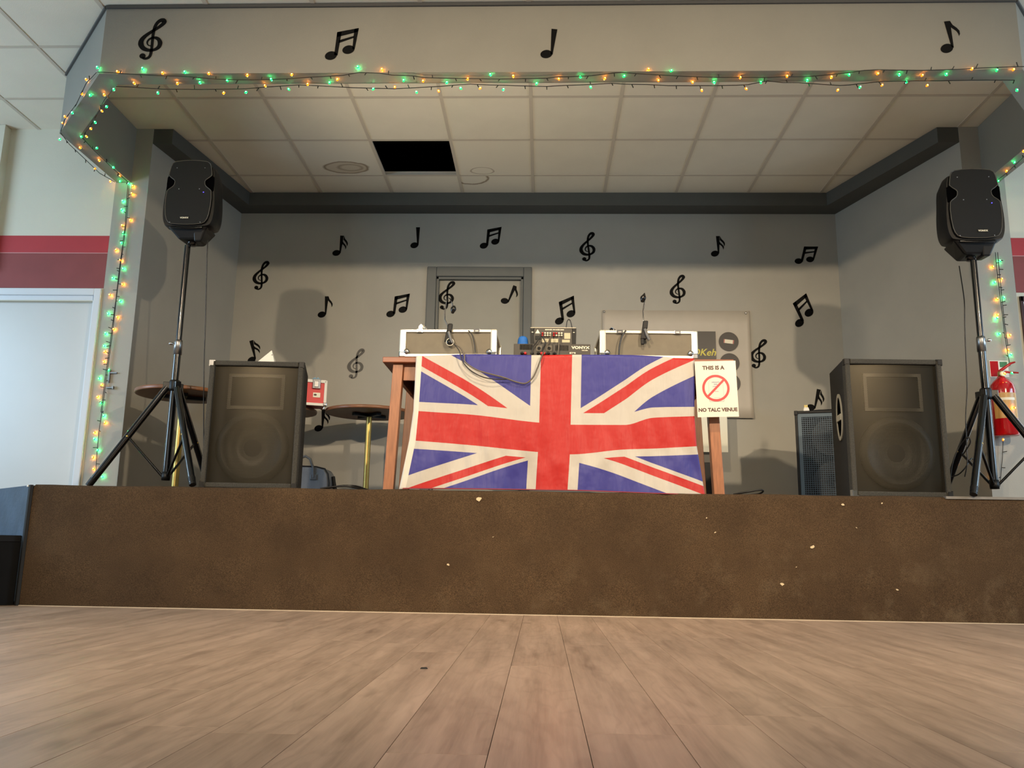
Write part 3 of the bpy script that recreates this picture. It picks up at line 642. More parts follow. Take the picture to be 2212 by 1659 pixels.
# flight cases
def flight_case(x0, x1, y, label, rz=0):
    w = (x1 - x0); hgt = .166; dp = .40
    c = thing('flight_case', label, 'case', ((x0 + x1) / 2, y + dp / 2, TZ + .006), rz, 'aluminium edged cases on the table')
    MB().box(-w / 2 + .008, w / 2 - .008, -dp / 2 + .006, dp / 2 - .006, .008, hgt - .008).build('panel', CASEP, c)
    e = .022
    for sx in (-1, 1):
        for sy in (-1, 1):
            xx, yy = sx * (w / 2 - .013), sy * (dp / 2 - .013)
            MB().box(xx - .019, xx + .019, yy - .018, yy + .018, 0.02, hgt + .002).build('corner_post', ALU, c, bevel=.008)
            MB().box(xx - .021, xx + .021, yy - .020, yy + .020, 0, .036).build('corner_cap', CHROME, c, bevel=.008)
            MB().lathe([(0, 0), (.016, 0), (.016, .006), (.009, .011), (0, .012)], 16, Matrix.Translation((xx - sx * .024, yy + sy * .014, .034)) @ Matrix.Rotation(R(90) * sy * -1 if sy > 0 else R(90), 4, 'X')).build('ball_corner', STEEL, c)
    for sy in (-1, 1):
        yy = sy * (dp / 2 - .004)
        MB().box(-w / 2 + .02, w / 2 - .02, yy - .007, yy + .007, .003, .022).build('edge_rail', ALU, c, bevel=.003)
        MB().box(-w / 2 + .02, w / 2 - .02, yy - .007, yy + .007, hgt - .018, hgt).build('edge_rail', ALU, c, bevel=.003)
    for sx in (-1, 1):
        xx = sx * (w / 2 - .004)
        MB().box(xx - .007, xx + .007, -dp / 2 + .02, dp / 2 - .02, .003, .022).build('edge_rail', ALU, c, bevel=.003)
        MB().box(xx - .007, xx + .007, -dp / 2 + .02, dp / 2 - .02, hgt - .018, hgt).build('edge_rail', ALU, c, bevel=.003)
    for fx in (-.30, .30):
        xx = fx * w
        MB().box(xx - .018, xx + .018, -dp / 2 - .008, -dp / 2 + .004, hgt - .020, hgt + .002).build('latch', CHROME, c, bevel=.002)
        MB().box(xx - .009, xx + .009, -dp / 2 - .012, -dp / 2 - .006, hgt - .016, hgt - .008).build('latch_tongue', STEEL, c)
    return c
ca, cb = aty(867, 716, 4.67), aty(1073, 716, 4.67)
flight_case(ca.x, cb.x, 4.67, 'aluminium edged flight case at the left end of the table', R(-1))
ca, cb = aty(1296, 720, 4.67), aty(1504, 720, 4.67)
flight_case(ca.x, cb.x, 4.67, 'aluminium edged flight case at the right end of the table', R(.8))
CT = TZ + .006 + .166
# small swivel spot lamps on the case rims
def spot(u, v, lit, label):
    P = aty(u, v, 4.72); o = thing('swivel_lamp', label, 'lamp', (P.x + .03, P.y, CT))
    h_ = P.z - CT
    MB().tube([(0, 0, 0), (0, 0, h_ * .6), (-.012, 0, h_)], .004, 8).build('stem', STEEL, o)
    MB().box(-.002, .022, -.01, .01, 0, .012).build('bracket', STEEL, o, bevel=.002)
    M = Matrix.Translation((-.03, -.012, h_)) @ Vector((-.55, -.8, .1)).to_track_quat('Z', 'Y').to_matrix().to_4x4()
    MB().lathe([(0, -.034), (.013, -.034), (.017, -.015), (.0175, .012), (.015, .013), (.015, .006), (0, .006)], 18, M).build('lamp_head', CHROME if not lit else ALU, o)
    MB().lathe([(0, .0065), (.0148, .0065), (.0148, .010), (0, .014)], 18, M).build('lens', LAMPGLOW if lit else BGLOSS, o)
    if lit:
        l_ = lamp('ceiling_fill_beam', 'SPOT', (P.x - .01, P.y - .035, P.z + .03), 36, (1, .83, .58), (P.x + .6, P.y + .1, P.z + 2), shadow_soft_size=.02, spot_size=R(118), spot_blend=.6); l_.parent = o; l_.location = (-.04, -.035, h_ + .02)  # upward beam added to brighten the recess ceiling, not where the head points
spot(912, 709, True, 'small glowing silver lamp on top of the left flight case')
spot(1322, 716, False, 'small unlit silver lamp on top of the right flight case')
# clip lamps with goosenecks
def cliplamp(neck, head, clamp, label, disc=None):
    b = aty(clamp[0], clamp[1], 4.655); o = thing('clip_lamp', label, 'lamp', tuple(b))
    q = lambda u, v, y=4.66: tuple(aty(u, v, y) - b)
    MB().tube([q(*p) for p in neck], .0034, 8).build('gooseneck', STEELBLK, o)
    hp = aty(head[0], head[1], 4.64) - b
    MB().lathe([(0, -.022), (.008, -.022), (.012, -.012), (.0165, 0), (.0165, .008), (.012, .016), (.006, .024), (0, .026)], 16, Matrix.Translation(hp) @ Matrix.Rotation(R(14), 4, 'Y')).build('lamp_head', BGLOSS, o)
    MB().hexa([(-.020, -.012, -.03), (.016, -.012, -.03), (.016, .010, -.03), (-.020, .010, -.03)], [(-.010, -.010, .035), (.012, -.010, .035), (.012, .010, .035), (-.010, .010, .035)]).build('clamp_body', BPLAST, o, bevel=.004)
    MB().hexa([(-.010, -.010, .03), (.020, -.010, .03), (.020, .010, .03), (-.010, .010, .03)], [(0, -.010, .078), (.024, -.010, .078), (.026, .010, .078), (-.004, .010, .078)]).build('clamp_jaw', BPLAST, o, bevel=.005)
    MB().tube([(.004, -.014, .028), (.014, -.016, -.006), (.028, -.016, -.038)], [.008, .0085, .0075], 10).build('switch', mat('grey_plastic', (92, 92, 92), .4), o)
    if disc:
        dp_ = aty(disc[0], disc[1], 4.648) - b
        Md = Matrix.Translation(dp_) @ Matrix.Rotation(R(90), 4, 'X')
        MB().lathe([(0, -.002), (.023, -.002), (.023, .004), (.019, .006), (0, .006)], 24, Md).build('disc_rim', LABELW, o)
        MB().lathe([(0, .006), (.019, .006), (.017, .011), (0, .011)], 24, Md).build('disc', BGLOSS, o)
    else:
        MB().box(-.018, .0, -.012, .004, -.062, -.028).build('lower_grip', BPLAST, o, bevel=.004)
cliplamp([(968, 706), (961, 690), (961, 672), (964, 652), (967, 643), (972, 645), (977, 655), (978, 664)], (979, 669), (968, 728), 'black gooseneck clip lamp clamped to the left flight case', (972, 739))
cliplamp([(1391, 708), (1390, 690), (1389, 672), (1392, 655), (1394, 642), (1392, 633), (1389, 637)], (1389, 645), (1391, 722), 'black gooseneck clip lamp clamped to the right flight case')

# amplifier and mixer
pa0, pa1 = aty(1110, 742, 4.74), aty(1275, 745, 4.74)
am = thing('power_amplifier', 'black rack power amplifier seen from the back under the mixer', 'amplifier', ((pa0.x + pa1.x) / 2, 4.74, TZ + .003))
aw, ah = (pa1.x - pa0.x), pa0.z - TZ - .016
MB().box(-aw / 2, aw / 2, 0, .30, .012, .012 + ah).build('chassis', DIRTGREY, am, bevel=.002)
for x in (-aw / 2 + .03, aw / 2 - .03): 
    for y in (.03, .27): MB().lathe([(0, 0), (.012, 0), (.012, .0125), (0, .0125)], 12, Matrix.Translation((x, y, 0))).build('foot', BPLAST, am)
def apx(u, v): return (u - 1192.5) / (1275 - 1110) * aw, pa0.z - TZ - .003 - (v - 741.5) * aw / 165
for k in range(12):
    x, z = apx(1124 + k * 2.35, 748.5); MB().box(x - .0018, x + .0018, -.0015, .001, z - .018, z + .014).build('vent_slot', VOID, am)
for k in range(9):
    x, z = apx(1201 + k * 3.2, 750); MB().box(x - .0018, x + .0018, -.0015, .001, z - .018, z + .014).build('vent_slot', VOID, am)
for u in (1164.5, 1186.5):
    x, z = apx(u, 752); MB().box(x - .017, x + .017, -.003, .001, z - .017, z + .017).build('socket_plate', mat('socket_plate_grey', (96, 90, 78), .45), am, bevel=.002)
    M = Matrix.Translation((x, -.003, z)) @ Matrix.Rotation(R(90), 4, 'X')
    MB().lathe([(.0065, 0), (.0095, 0), (.0095, .004), (.0065, .004)], 18, M).build('socket_ring', BPLAST, am)
    MB().lathe([(0, 0), (.003, 0), (.003, .004), (0, .004)], 12, M).build('socket_pin', BPLAST, am)
x, z = apx(1254, 750); text('VONYX', .0215, LABELW, am, wallM(x, -.001, z), 'logo_lettering', .0009, sx=1.35)
x, z = apx(1263, 756); text('VXA-800', .0075, LABELW, am, wallM(x, -.001, z), 'model_lettering', .0003, sx=1.2)
x, z = apx(1237, 762); MB().box(x - .017, x + .017, -.001, .0, z - .004, z + .005).build('white_label', LABELW, am)
text('Bridge', .008, INK, am, wallM(x, -.0012, z), 'label_lettering', .0003)
for u, m_ in ((1128, BPLAST), (1135, REDW), (1150, BPLAST), (1163, BPLAST), (1170, REDW), (1176, REDW), (1185, BPLAST), (1198, BPLAST)):
    x, z = apx(u, 764); MB().lathe([(0, 0), (.009, 0), (.008, .016), (.005, .02), (0, .02)], 12, Matrix.Translation((x, 0, z)) @ Matrix.Rotation(R(90), 4, 'X')).build('binding_post', m_, am)
AT = TZ + .003 + .012 + ah
m0, m1 = aty(1146, 708, 4.76), aty(1244, 711, 4.76)
mw_ = m1.x - m0.x; mh = m0.z - AT - .002
mx_ = thing('dj_mixer', 'rack mixer with coloured phono plugs standing on the amplifier', 'mixer', ((m0.x + m1.x) / 2, 4.76, AT))
MB().box(-mw_ / 2 + .022, mw_ / 2 - .022, 0, .16, .004, mh).build('chassis', DIRTGREY, mx_)
MB().box(-mw_ / 2, mw_ / 2, -.004, .16, mh, mh + .004).build('front_panel', mat('panel_edge', (190, 180, 156), .4), mx_)
for sx in (-1, 1):
    MB().hexa([(sx * (mw_ / 2 - .011) - .011, -.004, .0), (sx * (mw_ / 2 - .011) + .011, -.004, 0), (sx * (mw_ / 2 - .011) + .011, .15, 0), (sx * (mw_ / 2 - .011) - .011, .15, 0)], [(sx * (mw_ / 2 - .008) - .011, -.004, mh), (sx * (mw_ / 2 - .008) + .011, -.004, mh), (sx * (mw_ / 2 - .008) + .011, .15, mh), (sx * (mw_ / 2 - .008) - .011, .15, mh)]).build('side_cheek', BPLAST, mx_)
    MB().box(sx * (mw_ / 2 - .012) - .005, sx * (mw_ / 2 - .012) + .005, -.0055, -.0035, mh * .72, mh * .76).build('cheek_mark', LABELW, mx_)
def mpx(u, v): return (u - 1195) / 98 * mw_, mh - (v - 709.5) * mw_ / 98
x, z = mpx(1198, 713); text('BEHRINGER  PRO MIXER DX626', .0078, LABELW, mx_, wallM(x, -.0008, z), 'model_lettering', .0004, sx=1.0)
x, z = mpx(1161.5, 717); MB().prism([(-.014, -.011), (.014, -.011), (0, .013)], 0, .0006, wallM(x, -.0002, z)).build('warning_triangle', LABELW, mx_)
x, z = mpx(1163, 731); MB().box(x - .018, x + .018, -.003, 0, z - .012, z + .012).build('mains_inlet', BPLAST, mx_, bevel=.002)
for (u0, u1, v0, v1) in ((1171, 1187, 733, 741), (1190, 1206, 733, 741), (1214, 1231, 735, 741), (1219, 1232, 720, 733)):
    x0, z0 = mpx(u0, v1); x1, z1 = mpx(u1, v0); MB().box(x0, x1, -.001, 0, z0, z1).build('print_panel', mat('cream_print_panel', (190, 182, 150), .5), mx_)
for k in range(8):
    for r_ in range(2):
        x, z = mpx(1172 + k * 5.6 + (2 if k > 3 else 0), 721.5 + r_ * 5); m_ = (REDW if (k % 4 in (0,) or (k + r_) % 5 == 0) else LABELW)
        MB().lathe([(0, 0), (.0058, 0), (.0058, .010), (.004, .016), (0, .016)], 10, Matrix.Translation((x, 0, z)) @ Matrix.Rotation(R(90), 4, 'X')).build('phono_plug', m_, mx_)
# blue foam cover
P = aty(1129.5, 741, 4.80)
bf = tag(MB().lathe([(0, 0), (.030, 0), (.0315, .006), (.0315, .018), (.029, .040), (.023, .052), (.012, .058), (0, .059)], 28).build('foam_windshield', BLUEFOAM), 'blue foam microphone cover standing on the amplifier', 'foam cover')
bf.location = (P.x, 4.80, AT + .0005); MB().lathe([(.0312, 0), (.0325, .001), (.0325, .015), (.0312, .016)], 28).build('rim', BLUEFOAM, bf)
# cables over the flag
def cable(pts, r, label, m_=CABLE, name='cable', cat='cable', group=None):
    path = []
    P = [Vector(p) for p in pts]
    for i in range(len(P) - 1):
        a, b, c, d = P[max(i - 1, 0)], P[i], P[i + 1], P[min(i + 2, len(P) - 1)]
        for k in range(6):
            t = k / 6; path.append(.5 * ((2 * b) + (-a + c) * t + (2 * a - 5 * b + 4 * c - d) * t * t + (-a + 3 * b - 3 * c + d) * t ** 3))
    path.append(P[-1])
    o = MB().tube(path, r, 8).build(name, m_); return tag(o, label, cat, group)
Q = lambda pts, y: [aty(u, v, y) for u, v in pts]
G1 = 'audio leads around the mixer'
cable(Q([(985, 745), (995, 752), (1003, 768), (1005, 782)], 4.592) + Q([(1030, 799), (1060, 808), (1090, 816), (1115, 825), (1135, 828), (1150, 817), (1160, 797), (1170, 770)], 4.590) + Q([(1182, 745)], 4.67) + Q([(1192, 722)], 4.735), .0042, 'grey brown lead looping across the flag up to the mixer', GREYCABLE, group=G1)
cable(Q([(980, 742), (992, 758), (997, 776), (1006, 790), (1022, 804), (1045, 815), (1070, 819), (1095, 819)], 4.576), .003, 'thin black lead hanging over the upper left of the flag', group=G1)
cable(Q([(1168, 722), (1160, 738), (1150, 752), (1149, 766)], 4.72), .0035, 'black lead from the mixer down the left of the amplifier', group=G1)
cable(Q([(1207, 726), (1207, 745), (1205, 766)], 4.722), .004, 'grey lead dropping straight from the mixer', GREYCABLE, group=G1)
cable(Q([(1172, 726), (1178, 742), (1172, 756), (1182, 766)], 4.725), .0035, 'black lead crossing behind the amplifier sockets', group=G1)
cable([aty(1223, 709, 4.83), aty(1225, 695, 4.83), aty(1229, 690, 4.83), aty(1233, 696, 4.83), aty(1236, 710, 4.83)], .003, 'black cable loop standing up behind the mixer', group=G1)
cable([aty(1012, 714, 4.66), aty(1020, 724, 4.655), aty(1025, 745, 4.652), aty(1027, 762, 4.652)], .0035, 'black lead hanging down the right of the left flight case', group=G1)
cable([aty(1352, 714, 4.648), aty(1343, 728, 4.642), aty(1338, 748, 4.642), aty(1337, 766, 4.642)], .005, 'thick black lead hanging down the left of the right flight case', group=G1)

# ------------------------------------------------------------------ banner on the wall and panel below
b0, b1, b2 = aty(1301, 670, YB - .008), aty(1615, 672, YB - .008), aty(1628, 904, YB - .008)
bx, bz, bw, bh = (b0.x + b2.x) / 2, (b0.z + b2.z) / 2, b2.x - b0.x, b0.z - b2.z
bn = thing('wall_banner', 'white vinyl banner with a black panel and printed records behind the table', 'banner', (bx, YB - .008, bz))
mb = MB(); NB = 40
gv = [(-bw / 2 + bw * i / NB, -.004 * math.sin(i * .9) ** 2 - (.02 if (j == 0) else 0) * (i / NB) ** 3, bh / 2 - bh * (1 - j / 8)) for j in range(9) for i in range(NB + 1)]
mb.add(gv, [(j * (NB + 1) + i, j * (NB + 1) + i + 1, (j + 1) * (NB + 1) + i + 1, (j + 1) * (NB + 1) + i) for j in range(8) for i in range(NB)], True)
sh = mb.build('sheet', mat('banner_vinyl', (186, 178, 166), .5, var=.03), bn); s2 = sh.modifiers.new('thickness', 'SOLIDIFY'); s2.thickness = .0015
def bpx(u, v): p = aty(u, v, YB - .013); return p.x - bx, p.z - bz
x0, z0 = bpx(1366, 715); x1, z1 = bpx(1548, 800)
MB().box(x0, x1, -.0085, -.0075, z1 - .15, z0).build('black_print', mat('black_print', (34, 26, 24), .4, var=.3, vscale=5), bn)
x, z = bpx(1525, 762)
text('OKeh', .082, LABELY, bn, Matrix.Translation((0, 0, 0)) @ wallM(x - .014, -.0092, z) @ Matrix(((1, .28, 0, 0), (0, 1, 0, 0), (0, 0, 1, 0), (0, 0, 0, 1))), 'yellow_lettering', .0012)
for (u, v, lm) in ((1574, 738, LABELW), (1576, 784, REDW), (1578, 828, mat('brown_label', (120, 84, 74), .5))):
    x, z = bpx(u, v); MB().prism(circ(.081, 40), 0, .001, wallM(x, -.0076, z)).build('record_print', mat('record_print', (46, 38, 35), .45), bn)
    if v < 750:
        MB().box(-.042, .042, -.016, .016, 0, .0006, wallM(x, -.0088, z, -.12)).build('record_label', lm, bn)
        MB().box(-.042, -.033, -.016, .016, 0, .0008, wallM(x, -.0088, z, -.12)).box(.033, .042, -.016, .016, 0, .0008, wallM(x, -.0088, z, -.12)).build('record_label_end', mat('pink_label', (190, 120, 110), .5), bn)
    else:
        MB().prism(circ(.028, 24), 0, .0006, wallM(x, -.0088, z)).build('record_label', lm, bn)
for (u, v) in ((1305, 673), (1611, 676), (1622, 898)):
    x, z = bpx(u, v); MB().lathe([(.002, 0), (.009, 0), (.009, .003), (.004, .003)], 14, Matrix.Translation((x, -.008, z)) @ Matrix.Rotation(R(90), 4, 'X')).build('eyelet', STEEL, bn)
# white panel standing under the banner
q0, q1 = aty(1500, 890, 6.6), aty(1573, 977, 6.6)
tag(MB().box(q0.x, q1.x, 6.6, 6.612, q1.z, q0.z + .06).build('white_panel', mat('white_panel', (226, 224, 208), .55)), 'plain white board leaning behind the right table legs', 'board')
q2, q3 = aty(1522, 978, 6.63), aty(1536, 1000, 6.63)
bx_ = tag(MB().box(q2.x - .05, q3.x, 6.60, 6.70, HS, q2.z).build('black_box', BPLAST, None, bevel=.006), 'small black box on the stage under the white board', 'box')
MB().box(q2.x - .045, q3.x - .005, 6.596, 6.60, q3.z, q2.z - .02).build('face_plate', DIRTGREY, bx_)

# ------------------------------------------------------------------ loudspeakers on stands
def catmull(P, k=4):
    out = []; n_ = len(P)
    for i in range(n_):
        a, b, c, d = [Vector(P[(i + j) % n_]) for j in (-1, 0, 1, 2)]
        for q in range(k):
            t = q / k; out.append(tuple(.5 * ((2 * b) + (-a + c) * t + (2 * a - 5 * b + 4 * c - d) * t * t + (-a + 3 * b - 3 * c + d) * t ** 3)))
    return out
def px2(x, y): return ((x - (740 - (y - 146) * .133)) / 6.91 * 4.7 / 1817, (1195 - y) / 6.91 * 4.7 / 1817)
GO_R = [(745, 146), (880, 152), (985, 168), (1025, 195), (1040, 250), (1044, 330), (1042, 395), (1000, 432), (945, 468), (926, 495), (926, 545), (944, 580), (1000, 628), (1016, 655), (1012, 760), (990, 900), (955, 1040), (925, 1110), (885, 1160), (830, 1182), (720, 1194), (642, 1196)]
def speaker(loc, rz, sc, label, mirror=1):
    o = thing('loudspeaker', label, 'loudspeaker', loc, rz, 'loudspeakers on tripod stands'); o.scale = (sc, sc, sc)
    half = [px2(*q) for q in GO_R]
    out = [(x, z) for x, z in half] + [(-x, z) for x, z in reversed(half)]
    Mf = lambda y: wallM(0, y, .075)
    # body outline without waist
    bod = [(.0, .372), (.08, .369), (.125, .355), (.137, .31), (.142, .24), (.150, .14), (.149, .06), (.137, .012), (.11, -.006), (.0, -.012)]
    bod = catmull([(x, z) for x, z in bod] + [(-x, z) for x, z in reversed(bod[1:-1])], 3)
    rings = []
    for y, s_, dz in ((0, .985, 0), (.012, 1.012, 0), (.06, 1.02, 0), (.16, .90, .0), (.215, .70, 0), (.235, .62, 0)):
        rings.append([(x * s_, y, .075 + .18 + (z - .18) * (s_ if y > .1 else s_ * .995)) for x, z in bod])
    body = MB().loft(rings[::-1], True, True).build('cabinet', BPLAST, o)
    MB().prism(out, 0, .014, Mf(0)).build('grille', mat('speaker_grille_steel', (11, 10, 9), .55, metal=.0, spec=.25, bump=.25, bscale=900), o)
    MB().tube([Mf(-.013) @ Vector((x, z, 0)) for x, z in out + out[:1]], .0022, 6, cap=False).build('grille_edge', mat('grille_edge_grey', (70, 66, 58), .4), o)
    for sx in (-1, 1):
        hp = [(.072, .285), (.096, .270), (.1135, .262), (.138, .262), (.1385, .225), (.137, .205), (.113, .205), (.108, .21), (.086, .228), (.078, .237), (.078, .250)]
        hp = [px2(*q) for q in ((1040, 398), (1000, 434), (945, 470), (928, 495), (928, 545), (946, 580), (1000, 626), (1012, 650))]
        hp = hp + [(.137, hp[-1][1] + .004), (.139, (hp[0][1] + hp[-1][1]) / 2), (.1375, hp[0][1] - .006)]
        MB().prism([(sx * x, z) for x, z in hp], 0, .0035, Mf(0)).build('handle_recess', VOID, o)
    bt = MB()
    bt.hexa([(-.055, .035, .0), (.055, .035, 0), (.045, .16, .0), (-.045, .16, 0)], [(-.125, .004, .078), (.125, .004, .078), (.10, .19, .085), (-.10, .19, .085)])
    bt.build('base_wedge', BPLAST, o, bevel=.012)
    MB().hexa([(.035, .03, -.012), (.075, .03, -.012), (.07, .12, -.008), (.04, .12, -.008)], [(.03, .015, .06), (.105, .015, .06), (.09, .15, .06), (.03, .15, .06)]).build('base_foot', BPLAST, o, bevel=.008)
    MB().tube([(-.09, .002, .062), (-.04, -.004, .056), (.04, -.004, .056), (.09, .002, .062)], .006, 8).build('base_lip', BGLOSS, o)
    MB().lathe([(.0, -.016), (.024, -.016), (.026, .03), (0, .03)], 20, Matrix.Translation((0, .09, 0))).build('pole_socket', BGLOSS, o)
    lx = -.012 if mirror > 0 else .025
    MB().box(lx - .026, lx + .026, -.0165, -.013, .075 + .03, .075 + .045).build('logo_plate', BGLOSS, o)
    text('VONYX', .0125, LABELW, o, wallM(lx, -.0172, .075 + .0375), 'logo_lettering', .0004, sx=1.1)
    for (x, z) in ((-.095, .012), (.082, .012), (-.082, .345), (.082, .345), (-.06, .215), (.06, .215)):
        MB().lathe([(0, 0), (.0032, 0), (.0028, .002), (0, .002)], 10, Matrix.Translation((x, -.014, .075 + z)) @ Matrix.Rotation(R(90), 4, 'X')).build('screw', STEEL, o)
    MB().lathe([(0, 0), (.0024, 0), (.002, .0018), (0, .0018)], 10, Matrix.Translation((.085, -.014, .075 + .195)) @ Matrix.Rotation(R(90), 4, 'X')).build('power_light', LEDBLUE, o)
    return o
def stand(x, y, hub, join, top, angs, rfoot, label, post=.06, knob=1):
    o = thing('speaker_stand', label, 'stand', (x, y, HS), 0, 'tripod speaker stands')
    h, j, t = hub - HS, join - HS, top - HS
    MB().tube([(0, 0, post), (0, 0, j)], .0215, 18).build('lower_tube', STEELBLK, o)
    MB().tube([(0, 0, j - .05), (0, 0, t)], .018, 18).build('upper_tube', STEELBLK, o)
    MB().lathe([(.0, -.045), (.025, -.045), (.0255, .03), (.022, .045), (0, .045)], 18, Matrix.Translation((0, 0, j))).build('collar', STEEL, o)
    MB().tube([(-.01 * knob, -.012, j + .015), (-.04 * knob, -.02, j + .018)], .005, 8).lathe([(0, 0), (.010, 0), (.014, .006), (.010, .014), (0, .014)], 12, Matrix.Translation((-.036 * knob, -.02, j + .012))).build('clamp_knob', CHROME, o)
    MB().lathe([(0, -.035), (.030, -.035), (.032, -.02), (.032, .02), (.028, .03), (0, .03)], 18, Matrix.Translation((0, 0, h))).build('hub', BPLAST, o)
    MB().lathe([(0, 0), (.024, 0), (.026, .02), (.026, .05), (0, .05)], 18, Matrix.Translation((0, 0, post - .005))).build('lower_ring', BPLAST, o)
    for a in angs:
        ca_, sa = math.cos(a), math.sin(a)
        A = Vector((.04 * ca_, .04 * sa, h - .012)); B = Vector((rfoot * ca_, rfoot * sa, .022))
        lg = MB().tube([A, B], .0195, 14).build('leg', STEELBLK, o)
        MB().tube([B + (A - B) * .05, B - (A - B).normalized() * .014], [.021, .019], 12).build('rubber_foot', BPLAST, lg)
        MB().box(.018, .062, -.017, .017, -.022, .018, Matrix.Translation((0, 0, h)) @ Matrix.Rotation(a, 4, 'Z')).build('bracket', STEELBLK, o, bevel=.003)
        mid = A + (B - A) * .52
        st_ = MB().tube([(.022 * ca_, .022 * sa, post + .02), mid], .0075, 8).build('brace', STEELBLK, o)
        MB().lathe([(0, -.02), (.006, -.02), (.006, .02), (0, .02)], 8, Matrix.Translation(mid) @ Matrix.Rotation(a, 4, 'Z') @ Matrix.Rotation(R(90), 4, 'X')).build('rivet', BRASS, st_)
    return o
stand(-2.215, 4.90, 1.275, 1.51, 2.161, [R(-46), R(194), R(74)], .41, 'black tripod speaker stand at the left of the stage')
speaker((-2.19, 4.808, 2.18), R(0), 1.07, 'black loudspeaker on a tripod stand at the left of the stage')
stand(2.555, 4.86, 1.262, 1.555, 2.066, [R(-132), R(-12), R(108)], .40, 'black tripod speaker stand at the right by the fire extinguisher', .07, -1)
speaker((2.54, 4.765, 2.086), R(-2), 1.10, 'black loudspeaker on a tripod stand at the right of the stage', -1)
cable([aty(449, 516, 4.9), aty(447, 560, 4.9), aty(445, 650, 4.92), aty(443, 720, 4.93), aty(441, 780, 4.94), aty(440, 860, 4.95), aty(440, 920, 4.96), Vector(aty(440, 990, 4.97))], .0034, 'black lead hanging from the left loudspeaker', group='loudspeaker leads')
cable([aty(2072, 575, 5.06), aty(2076, 600, 5.0), aty(2083, 650, 4.9), aty(2084, 700, 4.9), aty(2086, 760, 4.9), aty(2089, 840, 4.9), aty(2086, 900, 4.9), aty(2088, 960, 4.9), aty(2089, 1000, 4.9), aty(2084, 1030, 4.92)], .0032, 'black lead hanging from the right loudspeaker', group='loudspeaker leads')
cable([aty(2052, 1040, 4.80), aty(2058, 1000, 4.79), aty(2072, 965, 4.78), aty(2090, 945, 4.74), aty(2096, 955, 4.74), aty(2087, 972, 4.77), aty(2078, 985, 4.8)], .0038, 'black lead looped round the right stand leg', group='loudspeaker leads')
cable([aty(2055, 1030, 5.12), aty(2070, 1025, 5.1), aty(2084, 1012, 5.08), aty(2100, 990, 5.1), aty(2109, 1020, 5.14), aty(2106, 1050, 5.16)], .0038, 'black lead trailing behind the right stand leg', group='loudspeaker leads')

